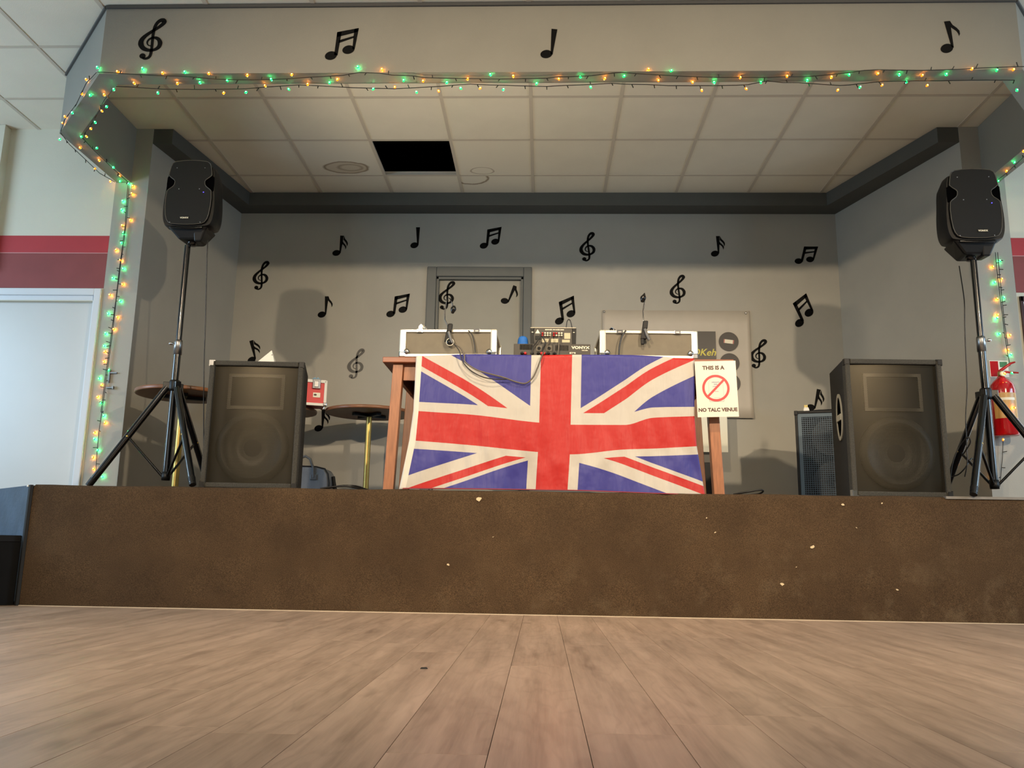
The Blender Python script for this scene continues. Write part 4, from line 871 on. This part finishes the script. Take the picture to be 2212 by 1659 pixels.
# ------------------------------------------------------------------ floor cabinets
def cabinet(loc, rz, w, h, label, handle=False, dp=.40):
    o = thing('floor_cabinet', label, 'speaker cabinet', loc, rz, 'carpeted speaker cabinets on the stage')
    t = .028; rw = w - .11
    fr_ = MB()
    y0, y1 = 0, .05
    fr_.box(-w / 2, -w / 2 + t, y0, y1, 0, h).box(w / 2 - t, w / 2, y0, y1, 0, h).box(-w / 2 + t, w / 2 - t, y0, y1, 0, t).box(-w / 2 + t, w / 2 - t, y0, y1, h - t, h)
    fr_.build('front_frame', CABCARPET, o, bevel=.006)
    MB().hexa([(-w / 2, .05, 0), (w / 2, .05, 0), (rw / 2, dp, 0), (-rw / 2, dp, 0)], [(-w / 2, .05, h), (w / 2, .05, h), (rw / 2, dp, h), (-rw / 2, dp, h)]).build('body', CABSIDE, o, bevel=.006)
    # baffle, horn and woofer behind the grille
    MB().box(-w / 2 + t, w / 2 - t, .044, .05, t, h - t).build('baffle', mat('baffle_black', (22, 21, 18), .7), o)
    hw, hz0, hz1 = w * .30, h * .62, h * .90
    hn = MB()
    hn.box(-hw, hw, .028, .044, hz0, hz0 + .018).box(-hw, hw, .028, .044, hz1 - .018, hz1).box(-hw, -hw + .018, .028, .044, hz0 + .018, hz1 - .018).box(hw - .018, hw, .028, .044, hz0 + .018, hz1 - .018)
    hn.build('horn_flange', mat('horn_grey', (84, 78, 64), .4), o)
    MB().lathe([(0, .0), (.05, .002), (.09, .012), (.155, .02), (.165, .030), (.178, .030), (.19, .020), (.205, .020), (.205, .0)], 40, Matrix.Translation((0, .046, h * .315)) @ Matrix.Rotation(R(90), 4, 'X')).build('woofer', mat('cone_grey', (58, 54, 43), .5), o)
    gm = MB(); NG = 14
    xs = [-w / 2 + t + (w - 2 * t) * i / NG for i in range(NG + 1)]
    gy = lambda x, z: .016 - .016 * (1 - (2 * x / (w - 2 * t)) ** 2) * (1 - .15 * abs(2 * z / h - 1))
    zs = [t + (h - 2 * t - .006) * j / 8 for j in range(9)]
    gv = [(x, gy(x, z), z) for z in zs for x in xs]
    gm.add(gv, [(j * (NG + 1) + i, j * (NG + 1) + i + 1, (j + 1) * (NG + 1) + i + 1, (j + 1) * (NG + 1) + i) for j in range(8) for i in range(NG)], True)
    gm.build('grille', GRILLE, o)
    for sx in (-1, 1):
        for z, dz in ((0, 1), (h, -1)):
            m_ = CHROME if (sx < 0 and (dz > 0) == handle) else BPLAST
            x = sx * w / 2
            MB().box(min(x, x - sx * .03), max(x, x - sx * .03), -.003, .03, z if dz > 0 else z - .006, z + .006 if dz > 0 else z).box(x - .003 if sx < 0 else x - .003, x + .003, -.003, .03, min(z, z + dz * .035), max(z, z + dz * .035)).box(min(x, x - sx * .022), max(x, x - sx * .022), -.004, .0, min(z, z + dz * .03), max(z, z + dz * .03)).build('corner_protector', m_, o)
    if handle:
        f = .10; # on the tapering left side
        A = Vector((-w / 2, .05, 0)); B = Vector((-rw / 2, dp, 0)); d_ = (B - A).normalized(); nrm = Vector((-d_.y, d_.x, 0)) ; nrm = nrm if nrm.x < 0 else -nrm
        c_ = A + d_ * .12 + Vector((0, 0, h * .60)) + nrm * .001
        M = frame(c_, d_, (0, 0, 1), nrm)
        ring = MB(); ko = 32; oo, ii = circ(.075, ko, ry=.135), circ(.058, ko, ry=.115)
        for i in range(ko): ring.prism([oo[i], oo[(i + 1) % ko], ii[(i + 1) % ko], ii[i]], 0, .006, M)
        ring.build('handle_ring', mat('handle_silver', (170, 168, 156), .4, metal=.4), o)
        MB().prism(circ(.058, ko, ry=.115), 0, .002, M).build('handle_well', VOID, o)
        MB().box(-.058, .058, -.022, .012, .002, .010, M).build('handle_grip', mat('handle_silver', (170, 168, 156), .4), o)
    return o
cabinet((-1.632, 4.64, HS), R(4), .530, .722, 'large carpeted speaker cabinet on the stage front, left')
rc = cabinet((1.955, 4.655, HS), R(1), .535, .765, 'large carpeted speaker cabinet on the stage front, right, with a silver side handle', True)
# folded card on the left cabinet
cdx = aty(576, 772, 4.73)
tc_ = tag(MB().hexa([(-.062, -.012, 0), (.055, -.012, 0), (.055, .03, 0), (-.062, .03, 0)], [(.024, .004, .084), (.026, .004, .084), (.026, .012, .084), (.024, .012, .084)]).build('folded_card', WHITE), 'small white folded card standing on the left speaker cabinet', 'card')
tc_.location = (cdx.x, 4.73, HS + .7225)
MB().box(.028, .036, -.0035, -.002, .055, .058).build('printed_mark', INK, tc_)

# ------------------------------------------------------------------ mesh fronted amplifier behind right cabinet
a0_ = aty(1716, 888, 5.95)
ap = thing('mesh_amplifier', 'tall black amplifier cabinet with square mesh front by the right wall', 'amplifier', (a0_.x + .2295, 5.95 - .07, HS), R(-17))
ah_ = a0_.z - HS; aw_ = .48
MB().box(-aw_ / 2, aw_ / 2, .02, .30, 0, ah_).build('body', CABSIDE, ap, bevel=.008)
fm = MB(); t = .02
fm.box(-aw_ / 2, -aw_ / 2 + t, 0, .02, 0, ah_).box(aw_ / 2 - t, aw_ / 2, 0, .02, 0, ah_).box(-aw_ / 2 + t, aw_ / 2 - t, 0, .02, 0, t).box(-aw_ / 2 + t, aw_ / 2 - t, 0, .02, ah_ - t, ah_)
fm.build('front_frame', BPLAST, ap, bevel=.004)
t2 = .045; fm = MB()
fm.box(-aw_ / 2 + t, -aw_ / 2 + t2, .006, .019, t, ah_ - t).box(aw_ / 2 - t2, aw_ / 2 - t, .006, .019, t, ah_ - t).box(-aw_ / 2 + t2, aw_ / 2 - t2, .006, .019, t, t2).box(-aw_ / 2 + t2, aw_ / 2 - t2, .006, .019, ah_ - t2, ah_ - t)
fm.build('grille_frame', mat('blue_grey_frame', (78, 96, 108), .45), ap)
MB().add([(-aw_ / 2 + t2, .008, t2), (aw_ / 2 - t2, .008, t2), (aw_ / 2 - t2, .008, ah_ - t2), (-aw_ / 2 + t2, .008, ah_ - t2)], [(0, 1, 2, 3)]).build('mesh', AMPGRILLE, ap)
for z in (ah_ * .27, ah_ * .72):
    MB().lathe([(0, .0), (.05, .0), (.125, .004), (.14, .004), (.14, 0)], 32, Matrix.Translation((.0, .0195, z)) @ Matrix.Rotation(R(90), 4, 'X')).build('cone', mat('amp_cone', (40, 42, 44), .5), ap)
MB().box(-aw_ / 2 + .05, aw_ / 2 - .03, -.001, .0, .028, .034).build('red_stripe', REDW, ap)
for z in (0, ah_ - .03):
    MB().box(-aw_ / 2 - .003, -aw_ / 2 + .022, -.004, .03, z, z + .032).build('corner_protector', BPLAST, ap, bevel=.004)
pg = thing('mains_plug', 'white three-pin mains plug lying on the mesh-fronted amplifier', 'plug', (aty(1741, 884, 6.0).x, 6.0, HS + ah_ + .001))
MB().hexa([(-.024, -.016, 0), (.024, -.016, 0), (.024, .016, 0), (-.024, .016, 0)], [(-.016, -.012, .034), (.016, -.012, .034), (.016, .012, .034), (-.016, .012, .034)]).build('plug_body', WHITE, pg, bevel=.004)
for x in (-.009, .0, .009): MB().box(x - .002, x + .002, -.003, .003, .034, .052).build('pin', BRASS, pg)
zt = HS + ah_ + .006
cable([(a0_.x + .13, 6.0, zt), (a0_.x + .17, 6.02, zt + .012), (a0_.x + .22, 6.05, zt + .02), (a0_.x + .29, 6.0, zt + .016), (a0_.x + .25, 5.98, zt + .005), (a0_.x + .18, 6.0, zt + .004), (a0_.x + .3, 6.06, zt + .008), (a0_.x + .36, 6.03, zt + .004)], .004, 'coiled black lead on top of the mesh-fronted amplifier')

# ------------------------------------------------------------------ round pub tables
def round_table(x, y, label, r=.335, z=1.372):
    o = thing('round_table', label, 'table', (x, y, HS), random.random(), 'round brass-legged tables on the stage'); h = z - HS
    MB().lathe([(0, h - .020), (r - .012, h - .020), (r - .012, h - .002), (0, h - .002)], 48, smooth=False).build('table_top', UNDER, o)
    MB().lathe([(r - .0125, h - .024), (r - .002, h - .024), (r, h - .02), (r, h - .004), (r - .003, h), (r - .0125, h)], 64).build('edge_band', EDGEWOOD, o)
    MB().lathe([(0, h - .0018), (r - .0128, h - .0018), (r - .0128, h - .0002), (0, h - .0002)], 48, smooth=False).build('laminate', WOODTOP, o)
    MB().box(-.14, .14, -.02, .02, h - .045, h - .0205).box(-.02, .02, -.14, .14, h - .045, h - .0205).build('top_bracket', BPLAST, o)
    MB().tube([(0, 0, .03), (0, 0, h - .044)], .0215, 20).build('pedestal', BRASS, o)
    MB().lathe([(0, 0), (.21, 0), (.21, .012), (.16, .022), (.05, .034), (0, .034)], 40).build('base', BPLAST, o)
    return o
pm = aty(796, 930, 6.42); round_table(pm.x, 6.42, 'round pedestal table with a brass leg beside the flag table')
plt = aty(384, 980, 5.36); round_table(plt.x, 5.36, 'round pedestal table behind the left tripod stand', .295, 1.315)
p3 = atz(672, 880, 1.372); round_table(p3.x - .325, 6.35, 'round pedestal table mostly hidden behind the left cabinet, holding a red case')
# red case
rA, rB = aty(656, 868, 6.22), aty(697, 830, 6.22)
rcx = thing('red_case', 'small red and silver flight case on the hidden round table', 'case', (rB.x - .125, 6.24, 1.3725), R(20)); rcx.scale = (1.15, 1.15, 1.2)
MB().box(-.115, .115, -.08, .08, .004, .16).build('panel', REDCASE, rcx)
for sx in (-1, 1):
    for sy in (-1, 1):
        MB().box(sx * .115 - .009, sx * .115 + .009, sy * .08 - .009, sy * .08 + .009, .0, .163).build('edge_rail', WHITE, rcx, bevel=.003)
        MB().box(sx * .115 - .012, sx * .115 + .012, sy * .08 - .012, sy * .08 + .012, .0, .022).build('corner_cap', CHROME, rcx, bevel=.004)
MB().box(-.115, .115, -.089, -.071, 0, .016).box(-.115, .115, -.089, -.071, .146, .164).build('edge_rail', WHITE, rcx)
MB().box(.028, .080, -.094, -.082, .105, .168).build('latch', CHROME, rcx, bevel=.004)
MB().box(.040, .068, -.098, -.092, .115, .155).build('latch_tongue', STEEL, rcx, bevel=.003)
MB().box(.036, .082, -.0835, -.081, .052, .082).build('white_label', LABELW, rcx)
MB().prism(circ(.010, 20, ry=.006), 0, .0006, wallM(.05, -.0836, .068)).build('label_mark', INK, rcx)
for k in range(5): MB().box(.03 + k * .010, .036 + k * .010, -.07, .02, .164, .176 + .006 * (k % 2)).build('blue_sleeve', mat('pale_blue', (110, 170, 205), .4), rcx)
# bag
bg0 = aty(716, 1040, 5.75)
bg = thing('holdall_bag', 'blue grey leatherette bag with a strap behind the left cabinet', 'bag', (bg0.x - .205, 5.78, HS)); bg.scale = (1.12, 1.1, 1.22)
prof = [(0, .0), (.17, .0), (.185, .03), (.185, .09), (.175, .14), (.155, .168), (.10, .18), (0, .182)]
poly = [(x, z) for x, z in prof] + [(-x, z) for x, z in reversed(prof[1:-1])]
poly = poly
rings = [[(x * s_, y, .1 + (z - .1) * s_ if z > .02 else z) for x, z in poly] for y, s_ in ((-.09, .93), (-.075, .99), (0, 1), (.075, .99), (.09, .93))]
MB().loft(rings[::-1], True, True).build('bag_body', BAGM, bg, bevel=.006)
MB().tube([(x, -.088, z) for x, z in poly] + [(poly[0][0], -.088, poly[0][1])], .004, 6).build('piping', BAGD, bg)
MB().tube([(-.02, -.092, .12), (-.018, -.094, .17), (.0, -.09, .225), (.03, -.088, .238), (.06, -.09, .222), (.085, -.094, .17), (.088, -.092, .12)], .0075, 8).build('handle', mat('grey_handle', (96, 100, 106), .4), bg)
MB().box(.068, .108, -.096, -.09, .105, .135).box(-.04, 0, -.096, -.09, .105, .135).build('handle_tab', mat('grey_handle', (96, 100, 106), .4), bg, bevel=.003)
MB().tube([(.185, 0, .13), (.20, -.01, .07), (.22, -.015, .02), (.235, -.02, .006)], .012, 8).build('strap', BAGD, bg)
# cables on the stage floor
cable([Vector((-1.30, 5.0, HS + .006)), Vector((-1.22, 4.78, HS + .012)), Vector((-1.13, 4.72, HS + .024)), Vector((-1.05, 4.75, HS + .026)), Vector((-.99, 4.85, HS + .01)), Vector((-.9, 5.0, HS + .006))], .005, 'black lead curling on the stage left of the table', group='leads on the stage floor')
cable([Vector((-1.24, 4.70, HS + .006)), Vector((-1.15, 4.69, HS + .018)), Vector((-1.08, 4.69, HS + .02)), Vector((-1.0, 4.75, HS + .006))], .005, 'second black lead crossing on the stage left of the table', group='leads on the stage floor')
cable([Vector((1.06, 4.72, HS + .006)), Vector((1.14, 4.68, HS + .02)), Vector((1.20, 4.68, HS + .03)), Vector((1.215, 4.69, HS + .022)), Vector((1.19, 4.72, HS + .008)), Vector((1.12, 4.8, HS + .006))], .005, 'black lead looped on the stage right of the table', group='leads on the stage floor')

# ------------------------------------------------------------------ fire extinguisher and sign, wall bracket
ex = thing('fire_extinguisher', 'red fire extinguisher hung on the right grey pier', 'fire extinguisher', (aty(2171, 900, 5.46).x, 5.462, 1.095))
eh = aty(2171, 820, 5.46).z - 1.095
MB().lathe([(0, .004), (.068, .004), (.074, .012), (.074, eh * .80), (.068, eh * .90), (.050, eh * .97), (.028, eh * 1.02), (.022, eh * 1.05), (0, eh * 1.05)], 36).build('cylinder', EXTRED, ex)
lab = MB(); NL = 16
lv = [(.0746 * math.cos(a), .0746 * math.sin(a), z) for z in (eh * .30, eh * .74) for a in [R(-165) + R(125) * i / NL for i in range(NL + 1)]]
lab.add(lv, [(i, i + 1, NL + 2 + i, NL + 1 + i) for i in range(NL)], True).build('label', EXTLABEL, ex)
lv = [(.0749 * math.cos(a), .0749 * math.sin(a), z) for z in (eh * .61, eh * .655) for a in [R(-150) + R(90) * i / NL for i in range(NL + 1)]]
MB().add(lv, [(i, i + 1, NL + 2 + i, NL + 1 + i) for i in range(NL)], True).build('label_band', LABELW, ex)
MB().lathe([(0, eh * 1.05), (.018, eh * 1.05), (.018, eh * 1.13), (.010, eh * 1.16), (0, eh * 1.16)], 16).build('valve', BRASS, ex)
MB().tube([(-.01, 0, eh * 1.14), (.02, -.01, eh * 1.20), (.06, -.02, eh * 1.28), (.085, -.025, eh * 1.30)], [.010, .010, .008, .006], 10).build('lever', EXTRED, ex)
MB().tube([(-.01, 0, eh * 1.10), (.03, -.01, eh * 1.13), (.10, -.025, eh * 1.11)], [.009, .008, .005], 10).build('carry_handle', EXTRED, ex)
MB().lathe([(0, 0), (.016, 0), (.016, .014), (0, .014)], 16, Matrix.Translation((-.004, -.018, eh * 1.09)) @ Matrix.Rotation(R(90), 4, 'X')).build('gauge', LABELW, ex)
MB().box(-.018, .018, .068, .092, eh * .5, eh * .62).build('wall_bracket', STEEL, ex)
w0, w1 = aty(2136, 779, YP - .004), aty(2180, 815, YP - .004)
es = thing('safety_sign', 'red and white extinguisher notice on the right grey pier', 'sign', ((w0.x + w1.x) / 2, YP - .004, (w0.z + w1.z) / 2))
sw, sh_ = w1.x - w0.x, w0.z - w1.z
MB().box(-sw / 2, sw / 2, -.002, 0, -sh_ / 2, sh_ / 2).build('plate', WHITE, es)
MB().box(-sw / 2 + .004, -.004, -.003, -.002, -sh_ / 2 + .004, sh_ / 2 - .004).build('red_field', EXTRED, es)
MB().box(.006, sw / 2 - .006, -.003, -.002, sh_ * .1, sh_ / 2 - .008).build('green_field', GREENP, es)
P = aty(240, 838, YP - .006)
br = tag(MB().box(-.03, .022, -.014, 0, -.004, .004).box(.014, .022, -.016, 0, -.010, .012).build('wall_bracket', STEEL, None, bevel=.001), 'small steel bracket on the left grey pier', 'bracket'); br.location = P
P = aty(238, 805, YP - .006)
h2 = tag(MB().box(-.004, .004, -.012, .004, -.07, .02).box(-.004, .05, -.010, .004, -.006, .002).build('wall_hook', STEEL), 'thin steel hook above the bracket on the left grey pier', 'hook'); h2.location = P

# ------------------------------------------------------------------ fairy lights
BULBZ = ZF - .014
CHN = Vector((-(4.82 - 4.145), -(3.07 - 2.46), 0)).normalized()
def lead(u, v, zone):
    if zone == 'front':
        P = atz(u, v, BULBZ)
        if P.y < 4.128: P = aty(u, v, 4.128)
        if P.y > 4.262: P = aty(u, v, 4.258)
        return P
    if zone == 'cham': return atplane(u, v, Vector((-2.46, 4.145, 0)) + CHN * .014, CHN)
    if zone == 'soff':
        return atz(u, v, BULBZ)
    if zone == 'pier': return aty(u, v, YP - .02)
    if zone == 'ext': return aty(u, v, 5.37)
bulbme = {}
for k, m_, mc in (('G', GREENBULB, GREENCORE), ('O', AMBERBULB, AMBERCORE)):
    body = MB().lathe([(0, -.0085), (.004, -.007), (.0062, -.001), (.0068, .003), (.0042, .0085), (0, .009)], 10); nb = len(body.f)
    
    for yc_, rc_ in ((-.0045, 1.0), (.0045, 1.25)): body.lathe([(0, -.0035 * rc_), (.0025 * rc_, -.0022 * rc_), (.0034 * rc_, 0), (.0025 * rc_, .0022 * rc_), (0, .0035 * rc_)], 8, Matrix.Translation((0, yc_, .001)))
    t_ = body.build('bulb', m_); t_.data.materials.append(mc)
    for p_ in t_.data.polygons:
        if p_.index >= nb: p_.material_index = 1
    bulbme[k] = t_.data; bpy.data.objects.remove(t_)
holder = MB().tube([(0, 0, 0), (0, 0, .018)], .0035, 6).build('bulb_holder', WIRE); hold_me = holder.data; bpy.data.objects.remove(holder)
def wire_string(label, wires, bulbs, stubs=.1):
    o = thing('string_lights', label, 'fairy lights', (0, 0, 0), 0, 'green and amber fairy lights around the stage')
    first_ = None
    for z, pts in wires:
        P = [lead(u, v, z_) for (u, v), z_ in zip(pts, [z] * len(pts))]
        mb = MB(); path = []
        for i in range(len(P) - 1):
            for k in range(3): path.append(P[i].lerp(P[i + 1], k / 3))
        path.append(P[-1]); mb.tube(path, .0022, 6)
        acc = 0
        for i in range(1, len(path)):
            acc += (path[i] - path[i - 1]).length
            if acc > stubs:
                acc = 0; d_ = Vector((random.uniform(-.012, .012), -.004, random.choice((-1, 1, -1)) * random.uniform(.014, .024)))
                if z in ('pier', 'ext'): d_ = Vector((random.choice((-1, 1)) * random.uniform(.014, .028), -.008, random.uniform(-.008, .008)))
                mb.tube([path[i], path[i] + d_], .0027, 6)
        mb.build('wire', WIRE, o)
    for (u, v, k, z) in bulbs:
        P = lead(u, v, z); b = bpy.data.objects.new('bulb', bulbme[k]); COL.objects.link(b); b.parent = o
        b.location = P; b.rotation_euler = (random.uniform(-.5, .3), random.uniform(-.8, .8), 0)
    return o
def cr(ox, oy, s_, pts): return [(ox + x / s_, oy + y / s_) for x, y in pts]
A_, B_, C_, D_ = (200, 140, 3.95), (700, 140, 3.95), (1200, 140, 3.95), (1652, 0, 3.95)
upw = cr(*A_, [(40, 60), (330, 80), (560, 92), (780, 98), (1050, 122), (1240, 128), (1440, 128), (1660, 120), (1860, 105)]) + cr(*B_, [(0, 100), (160, 90), (300, 65), (480, 72), (580, 88), (760, 95), (860, 110), (1060, 115), (1240, 118), (1500, 122), (1720, 118), (1900, 115)]) + cr(*C_, [(0, 105), (110, 102), (280, 95), (500, 70), (560, 65), (690, 75), (980, 92), (1080, 98), (1270, 105), (1460, 108), (1650, 108)]) + cr(*D_, [(0, 662), (160, 655), (360, 655), (570, 635), (720, 620), (850, 600), (960, 595), (1150, 598), (1350, 600), (1550, 595), (1700, 590), (1850, 580), (2060, 572), (2212, 568)])
low = cr(*A_, [(200, 185), (330, 190), (470, 200), (600, 208), (770, 208), (920, 210), (1110, 208), (1300, 205), (1480, 190), (1660, 178), (1760, 172), (1900, 178)]) + cr(*B_, [(0, 182), (240, 195), (420, 200), (600, 205), (790, 195), (980, 185), (1160, 170), (1250, 165), (1420, 172), (1620, 178), (1900, 185)]) + cr(*C_, [(0, 180), (300, 168), (480, 158), (585, 165), (780, 168), (960, 178), (1170, 178), (1360, 178), (1540, 175), (1640, 170)]) + cr(*D_, [(20, 690), (150, 705), (280, 705), (420, 715), (640, 730), (720, 725), (900, 705), (1010, 695), (1300, 690), (1500, 690), (1700, 685), (1890, 682), (2130, 685)])
F = 'front'
upb = [(210, 146, 'G'), (254, 155, 'O'), (308, 148, 'G'), (351, 158, 'O'), (399, 156, 'G'), (451, 159, 'O'), (534, 163, 'O'), (630, 161.5, 'O'), (586, 172, 'G'), (491, 174, 'G'), (729, 172, 'O'), (773, 144.6, 'G'), (825, 149.6, 'O'), (872, 174, 'G'), (914, 175.4, 'O'), (965, 179, 'G'), (1010, 171, 'O'), (1059.5, 161.5, 'G'), (1109, 165, 'O'), (1207, 171, 'O'), (1254, 166.6, 'G'), (1306, 170, 'O'), (1348, 165, 'G'), (1401, 149.6, 'O'), (1450, 153, 'G'), (1422, 174, 'O'), (1599, 168, 'O'), (1700, 165, 'O'), (1796, 167, 'O'), (1834, 162, 'G'), (1896, 159.5, 'O'), (1943, 161.5, 'G'), (1992, 163, 'O'), (2044, 161, 'G'), (2099.6, 149, 'O'), (2153, 152, 'G'), (2189, 150.6, 'O')]
lob = [(290, 180, 'O'), (383, 180.5, 'O'), (432, 179, 'G'), (573, 185.6, 'O'), (664.6, 182.5, 'O'), (712, 179, 'G'), (245.6, 193.7, 'G'), (341, 201, 'G'), (483, 201, 'O'), (531, 199.5, 'G'), (624, 193, 'G'), (806, 192.7, 'G'), (853, 188.6, 'O'), (900, 199.5, 'G'), (947.6, 197, 'O'), (995.5, 191, 'G'), (1037, 191, 'O'), (1087, 193.7, 'G'), (1159, 181, 'G'), (1276, 188.6, 'G'), (1496, 178, 'O'), (1543, 178.5, 'G'), (1643.5, 178.5, 'G'), (1744, 174, 'G'), (1516, 195.7, 'O'), (1612, 192, 'O'), (1809.5, 195, 'O'), (1857.6, 188.6, 'G'), (1905, 184, 'O'), (1958, 177, 'G'), (2002.6, 185, 'O'), (2197, 195, 'G')]
wire_string('upper strand of green and amber fairy lights along the canopy fascia edge', [(F, upw)], [b + (F,) for b in upb])
wire_string('lower strand of green and amber fairy lights under the canopy fascia', [(F, low)], [b + (F,) for b in lob])
cb_ = [(186, 172, 'O', 'cham'), (177, 203, 'O', 'cham'), (195, 206, 'G', 'soff'), (156, 244, 'G', 'cham'), (140, 252, 'O', 'cham'), (135.5, 266, 'O', 'cham'), (129, 301, 'G', 'cham'), (225, 205, 'O', 'soff'), (230, 230.6, 'G', 'soff'), (220, 240, 'O', 'soff'), (205.6, 264.6, 'G', 'soff'), (196, 278, 'O', 'soff'), (176, 295.7, 'G', 'soff'), (187, 295, 'O', 'soff'), (209, 320, 'G', 'soff'), (173, 319.5, 'O', 'soff'), (214, 347, 'O', 'soff'), (205, 364.6, 'O', 'soff'), (245, 362, 'G', 'soff'), (260, 380, 'O', 'soff'), (238, 392, 'O', 'soff'), (259.5, 392, 'G', 'soff')]
wire_string('fairy lights round the cut left corner of the canopy', [('cham', [(208, 157), (186, 180), (165, 225), (140, 258), (131, 284)]), ('soff', [(131, 287), (150, 312), (185, 345), (215, 374), (248, 393)]), ('soff', [(246, 190), (226, 215), (200, 265), (177, 296), (200, 322), (245, 365), (276, 393)])], cb_)
pb = [(278, 397, 'G'), (286.6, 402, 'O'), (285, 418, 'O'), (265, 434, 'G'), (263, 453, 'G'), (281.5, 475, 'O'), (264, 487, 'O'), (266, 503, 'G'), (262, 524.6, 'G'), (250.6, 540, 'O'), (260, 562, 'O'), (266, 580, 'G'), (243.5, 600.5, 'G'), (264.6, 614, 'O'), (237.5, 637, 'O'), (259.5, 650, 'G'), (233.4, 677, 'G'), (253, 685, 'O'), (245.6, 711, 'O'), (228, 720, 'G'), (225, 747, 'G'), (226, 759.5, 'O'), (224, 781, 'O'), (235, 800, 'G'), (214, 817.6, 'G'), (219, 831, 'O'), (210.5, 857, 'O'), (218, 870.7, 'G'), (224, 898, 'G'), (226.8, 913, 'O'), (204, 935, 'O'), (204, 948, 'G'), (211, 972.7, 'G'), (200.7, 988, 'O'), (202, 1013, 'O'), (221, 1030, 'G')]
wire_string('vertical strand of fairy lights on the left grey pier', [('pier', [(279, 398), (274, 470), (268, 520), (262, 560), (252, 640), (243, 720), (232, 800), (223, 870), (214, 930), (209, 985), (206, 1035)]), ('pier', [(276, 400), (270, 490), (258, 580), (250, 650), (238, 740), (228, 810), (218, 890)])], [b + ('pier',) for b in pb], .06)
rb_ = [(2160, 563.5, 'G'), (2145, 576, 'O'), (2164, 602.7, 'O'), (2149, 609.7, 'G'), (2154.5, 645.7, 'O'), (2168.6, 642.6, 'G'), (2155, 679.4, 'O'), (2153.7, 687, 'G'), (2159, 721, 'G'), (2182, 724, 'O'), (2178, 756, 'O'), (2184, 765.6, 'G')]
rext = [(2170.7, 807, 'O'), (2186, 806, 'G'), (2192, 881, 'O'), (2167, 950, 'O')]
wire_string('vertical strand of fairy lights on the right grey pier', [('pier', [(2150, 545), (2153, 580), (2158, 620), (2164, 670), (2170, 720), (2176, 760), (2182, 790)]), ('pier', [(2155, 545), (2160, 600), (2164, 640), (2170, 700), (2177, 745)]), ('pier', [(2167, 950), (2165, 990), (2160, 1050)])], [b + ('pier',) for b in rb_] + [b + ('ext',) for b in rext] + [(2141.7, 1029, 'O', 'pier')], .06)
wire_string('fairy lights on the right canopy return at the picture edge', [('soff', [(2150, 393), (2174, 374), (2200, 350), (2215, 335)])], [(2191, 351, 'G', 'soff'), (2174, 370, 'O', 'soff'), (2211, 327, 'O', 'soff'), (2156, 391, 'G', 'soff')])

# ------------------------------------------------------------------ scraps on the floor
P = atz(915, 1445, 0); sc1 = tag(MB().hexa([(-.010, -.004, 0), (.010, -.002, 0), (.012, .004, 0), (-.006, .005, 0)], [(-.007, -.003, .004), (.008, -.001, .005), (.009, .003, .003), (-.005, .003, .004)]).build('floor_scrap', BAGD), 'tiny dark scrap lying on the laminate floor', 'scrap'); sc1.location = (P.x, P.y, .0005)
